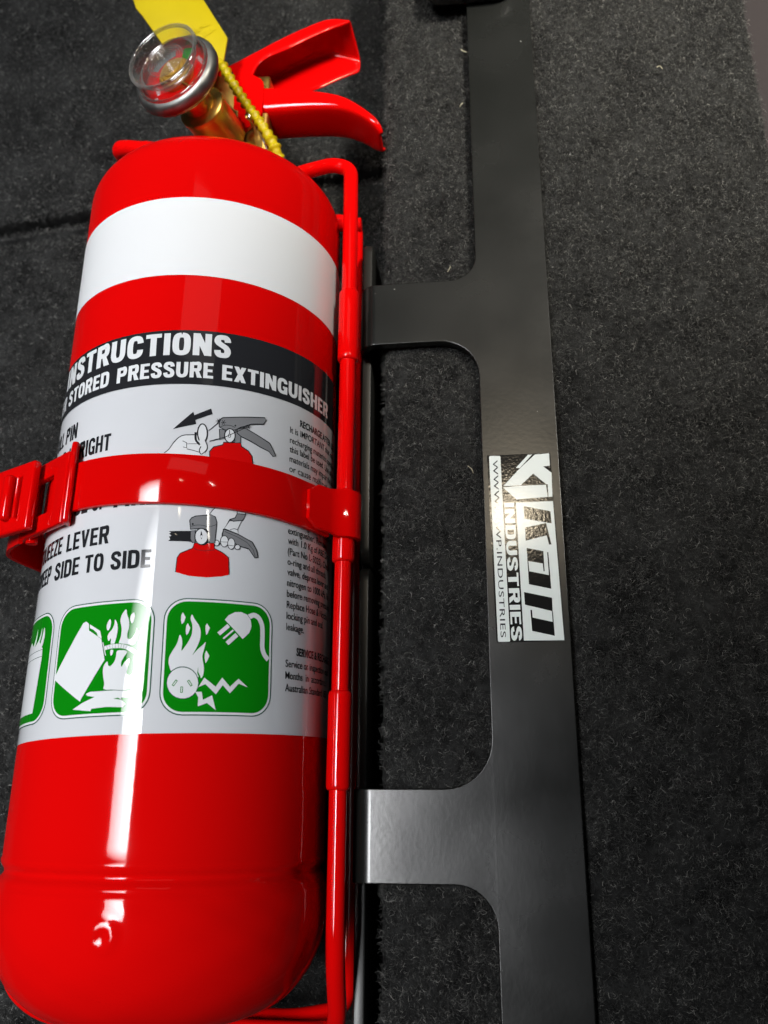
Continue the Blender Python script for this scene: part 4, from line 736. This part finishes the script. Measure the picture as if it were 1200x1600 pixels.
def dial_text(s, a, r, cap, w, deg):
    v, f = text_fit(s, -w / 2, w / 2, -cap / 2, cap, .015)
    c, sn = math.cos(math.radians(deg)), math.sin(math.radians(deg)); px, py = r * math.cos(math.radians(a)), r * math.sin(math.radians(a))
    A.add([(px + x * c - y * sn, py + x * sn + y * c) for x, y in v], f, -8.0)
dial_text('OVERCH', 25, 8.6, 1.15, 4.6, -55); dial_text('MATERIALS', -30, 9.6, 1.0, 6.5, 62); dial_text('RECH', 205, 7.6, 1.2, 3.6, 110); dial_text('0', 222, 9.6, 1.2, 1.0, 100)
A.build('dial_lettering', WPRINT, gauge, gl, 0)
bm = bmesh.new(); lathe(bm, [(-8.05, 5.6), (-6.2, 5.4), (-5.6, 4.8), (-5.6, 4.2), (-5.0, 4.0), (-4.9, 3.0), (-4.5, 2.8), (-4.4, 1.6), (-4.1, 1.4), (-4.0, .01)], 32, MG, False, False)
obj('dial_hub', bm, mat('dull_brass', (0.70, 0.42, 0.08), 0.55, 1.0), gauge)
bm = bmesh.new(); tube(bm, [MG @ Vector((-1, -1.5, -6.9)), MG @ Vector((3, -4.5, -6.9)), MG @ Vector((5.2, -6.4, -6.9))], [.9, .6, .3], 8)
obj('needle', bm, BRASS, gauge)
lens = [(-7.9, 11.7), (-5.5, 11.8), (-1.2, 11.5), (-.2, 11.6), (.35, 11.2), (.3, 10.5), (-.3, 10.2), (-2.8, 9.7), (-3.1, 9.2), (-3.1, 6.3), (-1.7, 5.9)]
lens += [(-1.6, 3.0), (-1.55, .02)]
inner = [(-2.4, .02), (-2.4, 5.4), (-3.9, 6.0), (-4.0, 9.6), (-3.4, 10.4), (-5.5, 10.9), (-7.9, 10.9)]
bm = bmesh.new(); R = lathe(bm, lens + inner, 96, MG)
for i in range(96): bm.faces.new((R[-1][i], R[-1][(i + 1) % 96], R[0][(i + 1) % 96], R[0][i]))
obj('lens', bm, LENS, gauge, smooth=40)
def ring_tori(rs):
    bm = bmesh.new()
    for r_, h_, m_ in rs:
        tube(bm, [MG @ Vector((r_ * math.cos(t), r_ * math.sin(t), h_)) for t in np.linspace(0, 2 * math.pi, 72, endpoint=False)], m_, 8, closed=True)
    return bm
obj('lens_rim', ring_tori([(11.25, .05, .62), (11.6, -5.0, .38), (9.5, -3.0, .32)]), LENSE, gauge, smooth=60)
obj('lens_rings', ring_tori([(5.9 - .78 * k, -1.45, .15) for k in range(7)]), LENSR, gauge, smooth=60)

def channel(name, stations, thick, material, parent, sub=2):
    """stations: list of 4 or 5 points across a pressed-steel channel"""
    bm = bmesh.new(); rows = [[bm.verts.new(Vector(p)) for p in st] for st in stations]
    for A_, B_ in zip(rows[:-1], rows[1:]):
        for i in range(len(A_) - 1): bm.faces.new((A_[i], A_[i + 1], B_[i + 1], B_[i]))
    o = obj(name, bm, material, parent, smooth=60)
    so = o.modifiers.new('solid', 'SOLIDIFY'); so.thickness = thick * S; so.offset = 0
    sb = o.modifiers.new('sub', 'SUBSURF'); sb.levels = sub; sb.render_levels = sub
    return o
def rows_of(edge_t, fold_t, fold_b, edge_b, zt0, zb0, n=14, tip=0):
    E1, F1, F2, E2 = (spline([(x, y, 0) for x, y in q], n) for q in (edge_t, fold_t, fold_b, edge_b))
    res = lambda Q, k, m: Q[round(k / m * (len(Q) - 1))]
    st = []; m = 18
    for k in range(m + 1):
        e, f_, g, h = res(E1, k, m), res(F1, k, m), res(F2, k, m), res(E2, k, m)
        q_ = max(0, (k / m - .8) / .2); tp = 1 - tip * q_ ** 2; zt, zb = zt0 * tp, zb0 * tp
        w = .88; c1 = f_ * w + e * (1 - w); c2 = g * w + h * (1 - w)
        st.append([(e.x, e.y, zt), (c1.x, c1.y, zt), (f_.x, f_.y, zt - 1.2), (g.x, g.y, zb + 1.2), (c2.x, c2.y, zb), (h.x, h.y, zb)])
    return st
channel('carry_handle', rows_of(
    [(-86, 248.5), (-80.0, 247.8), (-66.1, 245.9), (-52.3, 242.6), (-44.1, 239.3), (-37.5, 233.9), (-32.0, 228.0), (-30.2, 224.6)],
    [(-86, 237), (-79.4, 236.6), (-67.9, 236.6), (-57.5, 236.4), (-46.7, 235.0), (-39.7, 231.6), (-34.6, 227.4), (-31.4, 224.2)],
    [(-86, 236), (-79.4, 235.2), (-67.9, 235), (-57.5, 234.8), (-46.7, 233.8), (-39.7, 231.0), (-34.6, 227.2), (-31.4, 224.0)],
    [(-86, 248.5), (-80.0, 247.8), (-66.1, 245.9), (-52.3, 242.6), (-44.1, 239.3), (-37.5, 233.9), (-32.0, 228.0), (-30.2, 224.6)], 6.8, -6.8, tip=.45), 1.5, RED, ext)
channel('squeeze_lever', rows_of(
    [(-85.5, 243), (-79.2, 248.8), (-75.8, 258.5), (-65.1, 263.6), (-53.0, 269.6), (-43.1, 273.4)],
    [(-93, 257), (-86.1, 260.5), (-70.5, 268.5), (-58.5, 274.5), (-50, 277.0), (-42.4, 274.6)],
    [(-93, 257), (-86.1, 260.5), (-70.5, 267.5), (-58.5, 272.5), (-49, 273.5), (-40.6, 270)],
    [(-84, 246), (-78, 252), (-68, 255.4), (-58.0, 256.6), (-48.5, 260.8), (-40.6, 264)], 6.8, -6.8), 1.4, RED, ext)
bm = bmesh.new()      # cheeks of the fixed grip over the valve block
for z in (6.6, -8.0):
    P = fillet([(-97, 224, z), (-97, 252, z), (-86, 258, z), (-73.5, 249, z), (-73.5, 233, z), (-84, 222, z), (-90, 222, z)], 2.5, 4)
    f = bm.faces.new([bm.verts.new(v) for v in P]); r = bmesh.ops.extrude_face_region(bm, geom=[f])
    for v in r['geom']:
        if isinstance(v, bmesh.types.BMVert): v.co.z += 1.4
obj('handle_cheeks', bm, RED, ext)
for x, y, z, rr in ((-75.6, 227.0, 15.4, 1.8), (-86.6, 252.6, 9.2, 1.6)):
    bm = bmesh.new(); lathe(bm, [(-24, rr * .55), (-1.2, rr * .55), (-1.2, rr), (-.4, rr), (.2, rr * .6), (.35, .02)], 20, Matrix.Translation((x, y, z)))
    obj('pivot_pin', bm, CHROME, ext)
bm = bmesh.new(); tube(bm, spline([(-73.6, 226.2, 12), (-72.5, 222, 12.6), (-70.6, 217, 12), (-69, 213, 9)], 6), .7, 8)
obj('pin_wire', bm, CHROME, ext)

# ================================================================== yellow seal
seal = empty('security_seal')
tag(seal, 'yellow plastic seal tag with beaded tie looped over the lever', 'seal tag')
bm = bmesh.new()
P = [(-131, 299), (-122.6, 283.2), (-121.3, 279.4), (-118.6, 275.6), (-106.7, 256.1), (-99, 245), (-88.2, 243.6), (-85.6, 246.8), (-84.7, 259.3), (-95.1, 278.9), (-104, 297)]
f = bm.faces.new([bm.verts.new((x, y, 17.4 + .03 * (x + 86))) for x, y in P]); r = bmesh.ops.extrude_face_region(bm, geom=[f])
for v in r['geom']:
    if isinstance(v, bmesh.types.BMVert): v.co.z += 1.0
bmesh.ops.recalc_face_normals(bm, faces=bm.faces)
bmesh.ops.bevel(bm, geom=[e for e in bm.edges if e.calc_face_angle() > .8], offset=.35, segments=2, affect='EDGES', profile=.5)
tagp = obj('tag_plate', bm, YEL, seal)
A = Art()                     # the faint raised moulding on the tag
for k, s in enumerate(('SEAL', 'PULL')):
    v, f = text_fit(s, 0, 9, 0, 2.3, .0)
    c, sn = math.cos(math.radians(38)), math.sin(math.radians(38))
    A.add([(-98.5 + 2.2 * k + x * c - y * sn, 261 - 3.0 * k + x * sn + y * c) for x, y in v], f, 18.62 - .2)
A.build('moulded_mark', YEL, tagp, flat, 0)
bm = bmesh.new()
path = spline([(-88.5, 247, 17.5), (-86.6, 248.0, 18.2), (-82.3, 240.2, 17.2), (-77.1, 231.1, 15.8), (-72.1, 223.6, 15), (-68.4, 216.9, 14.4), (-65.9, 211.6, 13.0), (-66.5, 209.8, 9), (-70, 211, 5)], 14)
rad = []
dist = 0
for i, q in enumerate(path):
    if i: dist += (path[i] - path[i - 1]).length
    ph = (dist / 3.0) % 1.0
    rad.append(1.35 + .8 * max(0, math.cos((ph - .5) * math.pi * 2)) ** 1.5 + (.35 if dist > 38 else 0))
tube(bm, path, rad, 12)
obj('beaded_tie', bm, YEL, seal, smooth=60)

# ================================================================== red wire cradle
cradle = empty('wire_cradle')
tag(cradle, 'red coated wire cradle with latching strap holding the extinguisher', 'bracket')
bm = bmesh.new()
loop = [(-40.6, 150, 8), (-40.8, 30, 8), (-40.9, -36, 7), (-41.5, -54, -4), (-50, -59, -24), (-88, -60, -30), (-131, -57, -22), (-138.5, -46, -12), (-136, -20, -24), (-122, 10, -42), (-121, 200, -42), (-126, 232, -34), (-134.5, 238, -8), (-116, 233.5, -3), (-88, 216, -16), (-62, 211.5, 2), (-47, 209, 8), (-40.9, 206.5, 8), (-40.7, 190, 8), (-40.6, 150, 8)]
pts = fillet(loop[:-1] + [loop[-1]], [4, 4, 8, 8, 12, 8, 8, 8, 8, 8, 8, 6, 8, 8, 8, 8, 8, 4, 4], 6)
tube(bm, pts, 2.45, 18)
obj('wire_loop', bm, REDW, cradle, smooth=60)
bm = bmesh.new()
pts = fillet([(-58, 202, -13), (-47, 202, -13), (-42.2, 199, -14), (-43.0, 60, -24), (-43.0, -40, -26), (-43, -54, -28), (-60, -58, -34), (-100, -58, -38)], 6, 5)
tube(bm, pts, 2.4, 14); obj('lower_wire', bm, REDW, cradle, smooth=60)
bm = bmesh.new(); tube(bm, [(-60, 198.5, -11), (-40, 198.5, -11)], 2.2, 12); obj('cross_wire', bm, REDW, cradle)
bm = bmesh.new(); tube(bm, fillet([(-133.2, 237.6, -11), (-133.4, 237.6, -7.2), (-129, 236.4, -6), (-112, 231, -4.2)], 4, 6), 3.2, 16); obj('wire_end_cap', bm, REDW, cradle, smooth=60)
def sleeve(y0, y1):
    x = lambda y: -40.6 - .3 * (150 - y) / 180
    bm = bmesh.new(); P = []; Rr = []
    for y, r_ in ((y0, 2.5), (y0 + .1, 2.9), (y0 + .6, 3.2), (y0 + 1.2, 3.28), ((y0 + y1) / 2, 3.25), (y1 - 1.2, 3.28), (y1 - .6, 3.2), (y1 - .1, 2.9), (y1, 2.5)):
        P.append((x(y), y, 8)); Rr.append(r_)
    tube(bm, P, Rr, 22); return obj('sleeve', bm, REDW, cradle, smooth=50)
sleeve(132.5, 157.6); sleeve(67.0, 89.2); sleeve(4.3, 30.4)

def ribbon(name, path, yc, w, t, material, parent, rc=.45):
    """path: (x, z) list; ribbon of width w along Y, thickness t"""
    bm = bmesh.new(); n = len(path); rows = []
    for i in range(n):
        a = Vector(path[max(i - 1, 0)]); b = Vector(path[min(i + 1, n - 1)]); d_ = (b - a).normalized(); nn = Vector((-d_.y, d_.x))
        p = Vector(path[i]); c = yc(p.x) if callable(yc) else yc; ww = w(i / (n - 1)) if callable(w) else w
        ring = []
        for yy, tt in ((-ww / 2, 0), (-ww / 2, t - rc), (-ww / 2 + rc * .3, t - rc * .3), (-ww / 2 + rc, t), (ww / 2 - rc, t), (ww / 2 - rc * .3, t - rc * .3), (ww / 2, t - rc), (ww / 2, 0)):
            q = p + nn * tt; ring.append(bm.verts.new((q.x, c + yy, q.y)))
        rows.append(ring)
    for A_, B_ in zip(rows[:-1], rows[1:]):
        for i in range(8): bm.faces.new((A_[i], A_[(i + 1) % 8], B_[(i + 1) % 8], B_[i]))
    bm.faces.new(rows[0][::-1]); bm.faces.new(rows[-1])
    return obj(name, bm, material, parent, smooth=40)
RS = R0 + .55
yc = lambda x: 81.5 - .014 * (x - AX)
top = [(AX + RS * math.sin(a), RS * math.cos(a)) for a in np.radians(np.arange(-72, 61, 2.0))]
e = top[-1]; tx, tz = math.cos(math.radians(60)), -math.sin(math.radians(60))
top += [(e[0] + tx * s, e[1] + tz * s) for s in (3, 6, 9, 12)]
l0 = [(-139.5, -6), (-140.5, 4), (-140.5, 12), (-136, 18)]
strap = ribbon('strap', top, yc, 14.0, 1.2, REDS, cradle)
# the strap end folded round the wire and spot-welded back on itself
tabp = [(AX + (RS + 1.25) * math.sin(a), (RS + 1.25) * math.cos(a)) for a in np.radians(np.arange(63, 75, 1.5))]
e = tabp[-1]; a_ = math.radians(66)
cx_, cz_ = -40.75, 8.0
wrapc = [(cx_ + 3.75 * math.sin(t), cz_ + 3.75 * math.cos(t)) for t in np.radians(np.arange(20, 200, 12))]
tab0 = [(-49.3, 20.9), (-47.2, 18.2), (-44.6, 14.6), (-42.0, 12.0)]
ribbon('strap_fold', tab0 + wrapc, yc, lambda t: 8.6 if t < .001 else (13.2 if t < .12 else 14.4), 1.3, REDS, cradle)
# lower run of the strap on the far side, down to the left wire
low = [(-131, 26), (-138, 19.5), (-141.5, 13), (-141.8, 6), (-140.6, -4), (-139.5, -14)]
ribbon('strap_tail', [(q.x, q.y) for q in spline([(x, z, 0) for x, z in low], 5)], 78.5, 16.5, 1.2, REDS, cradle)

# over-centre latch
def plate_hole(name, outer, hole, M, t, material, parent, bev=.5):
    """outer/hole rectangles (u0,u1,v0,v1); local (u,v,w) through M"""
    bm = bmesh.new(); u0, u1, v0, v1 = outer; h0, h1, g0, g1 = hole
    us = [u0, h0, h1, u1]; vs_ = [v0, g0, g1, v1]
    g = [[bm.verts.new((u, v, 0)) for v in vs_] for u in us]
    fs = []
    for i in range(3):
        for j in range(3):
            if (i, j) == (1, 1): continue
            fs.append(bm.faces.new((g[i][j], g[i + 1][j], g[i + 1][j + 1], g[i][j + 1])))
    r = bmesh.ops.extrude_face_region(bm, geom=fs)
    for v in r['geom']:
        if isinstance(v, bmesh.types.BMVert): v.co.z = t
    bmesh.ops.recalc_face_normals(bm, faces=bm.faces)
    es = [e for e in bm.edges if len(e.link_faces) == 2 and e.calc_face_angle() > 1.0]
    bmesh.ops.bevel(bm, geom=es, offset=bev, segments=3, affect='EDGES', profile=.5)
    for v in bm.verts: v.co = M @ v.co
    return obj(name, bm, material, parent, smooth=40)
def frame(o, u, v):
    u = Vector(u).normalized(); w = u.cross(Vector(v)).normalized(); v = w.cross(u)
    return Matrix(((u.x, v.x, w.x, o[0]), (u.y, v.y, w.y, o[1]), (u.z, v.z, w.z, o[2]), (0, 0, 0, 1)))
M1 = frame((-110.5, 81.8, 38.4), (-.80, 0, -.60), (0, -1, 0))
latch = plate_hole('latch_plate', (0, 30, -10.2, 10.6), (7.5, 19, -5.2, 5.4), M1, 2.2, REDS, cradle)
bm = bmesh.new()      # turned-up lip along the right edge of the plate
Mr = frame((-110.2, 82.6, 36.6), (.25, 0, .97), (0, 1, 0))
P = fillet([(0, -11.4, 0), (4.4, -11.4, 0), (4.6, 8, 0), (3.6, 12.2, 0), (0, 12.2, 0), (0, 0, 0)], [0, 1.2, 1.2, 1.2, .3, 0], 4)
f = bm.faces.new([bm.verts.new(v) for v in P[:-1]]); r = bmesh.ops.extrude_face_region(bm, geom=[f])
for v in r['geom']:
    if isinstance(v, bmesh.types.BMVert): v.co.z = 1.7
bmesh.ops.recalc_face_normals(bm, faces=bm.faces)
bmesh.ops.bevel(bm, geom=[e for e in bm.edges if e.calc_face_angle() > .9], offset=.5, segments=3, affect='EDGES', profile=.5)
for v in bm.verts: v.co = Mr @ v.co
obj('latch_lip', bm, REDS, cradle, smooth=40)
M2 = frame((-122.6, 81.8, 33.6), (-.88, 0, -.47), (0, -1, 0))
plate_hole('latch_lever', (0, 34, -9.9, 10.4), (5.2, 7.4, -6.0, 6.2), M2, 2.6, REDS, cradle, .8)
bm = bmesh.new()
box(bm, 7.6, 10.8, -6.6, 6.8, 2.0, 5.0, 1.1, 3)
for v in bm.verts: v.co = M2 @ v.co
obj('latch_loop', bm, REDS, cradle, smooth=60)
bm = bmesh.new()
tube(bm, [M1 @ Vector((22, -11.5, -.6)), M1 @ Vector((22, 11.5, -.6))], 1.6, 14)
obj('latch_pin', bm, REDS, cradle)

# parts hang on empties that stand at the base of each thing
for root, loc in ((ext, (AX * S, 0.08, -R0 * S)), (cradle, (AX * S, 0.08, -.06)), (bracket, (0.0116, 0.09, 0)), (seal, (-.09, .25, .012)), (clip, (.0015, .3, .003))):
    kids = [o for o in bpy.data.objects if o.parent is root]
    root.location = loc
    inv = Matrix.Translation(loc).inverted()
    for k in kids: k.matrix_parent_inverse = inv
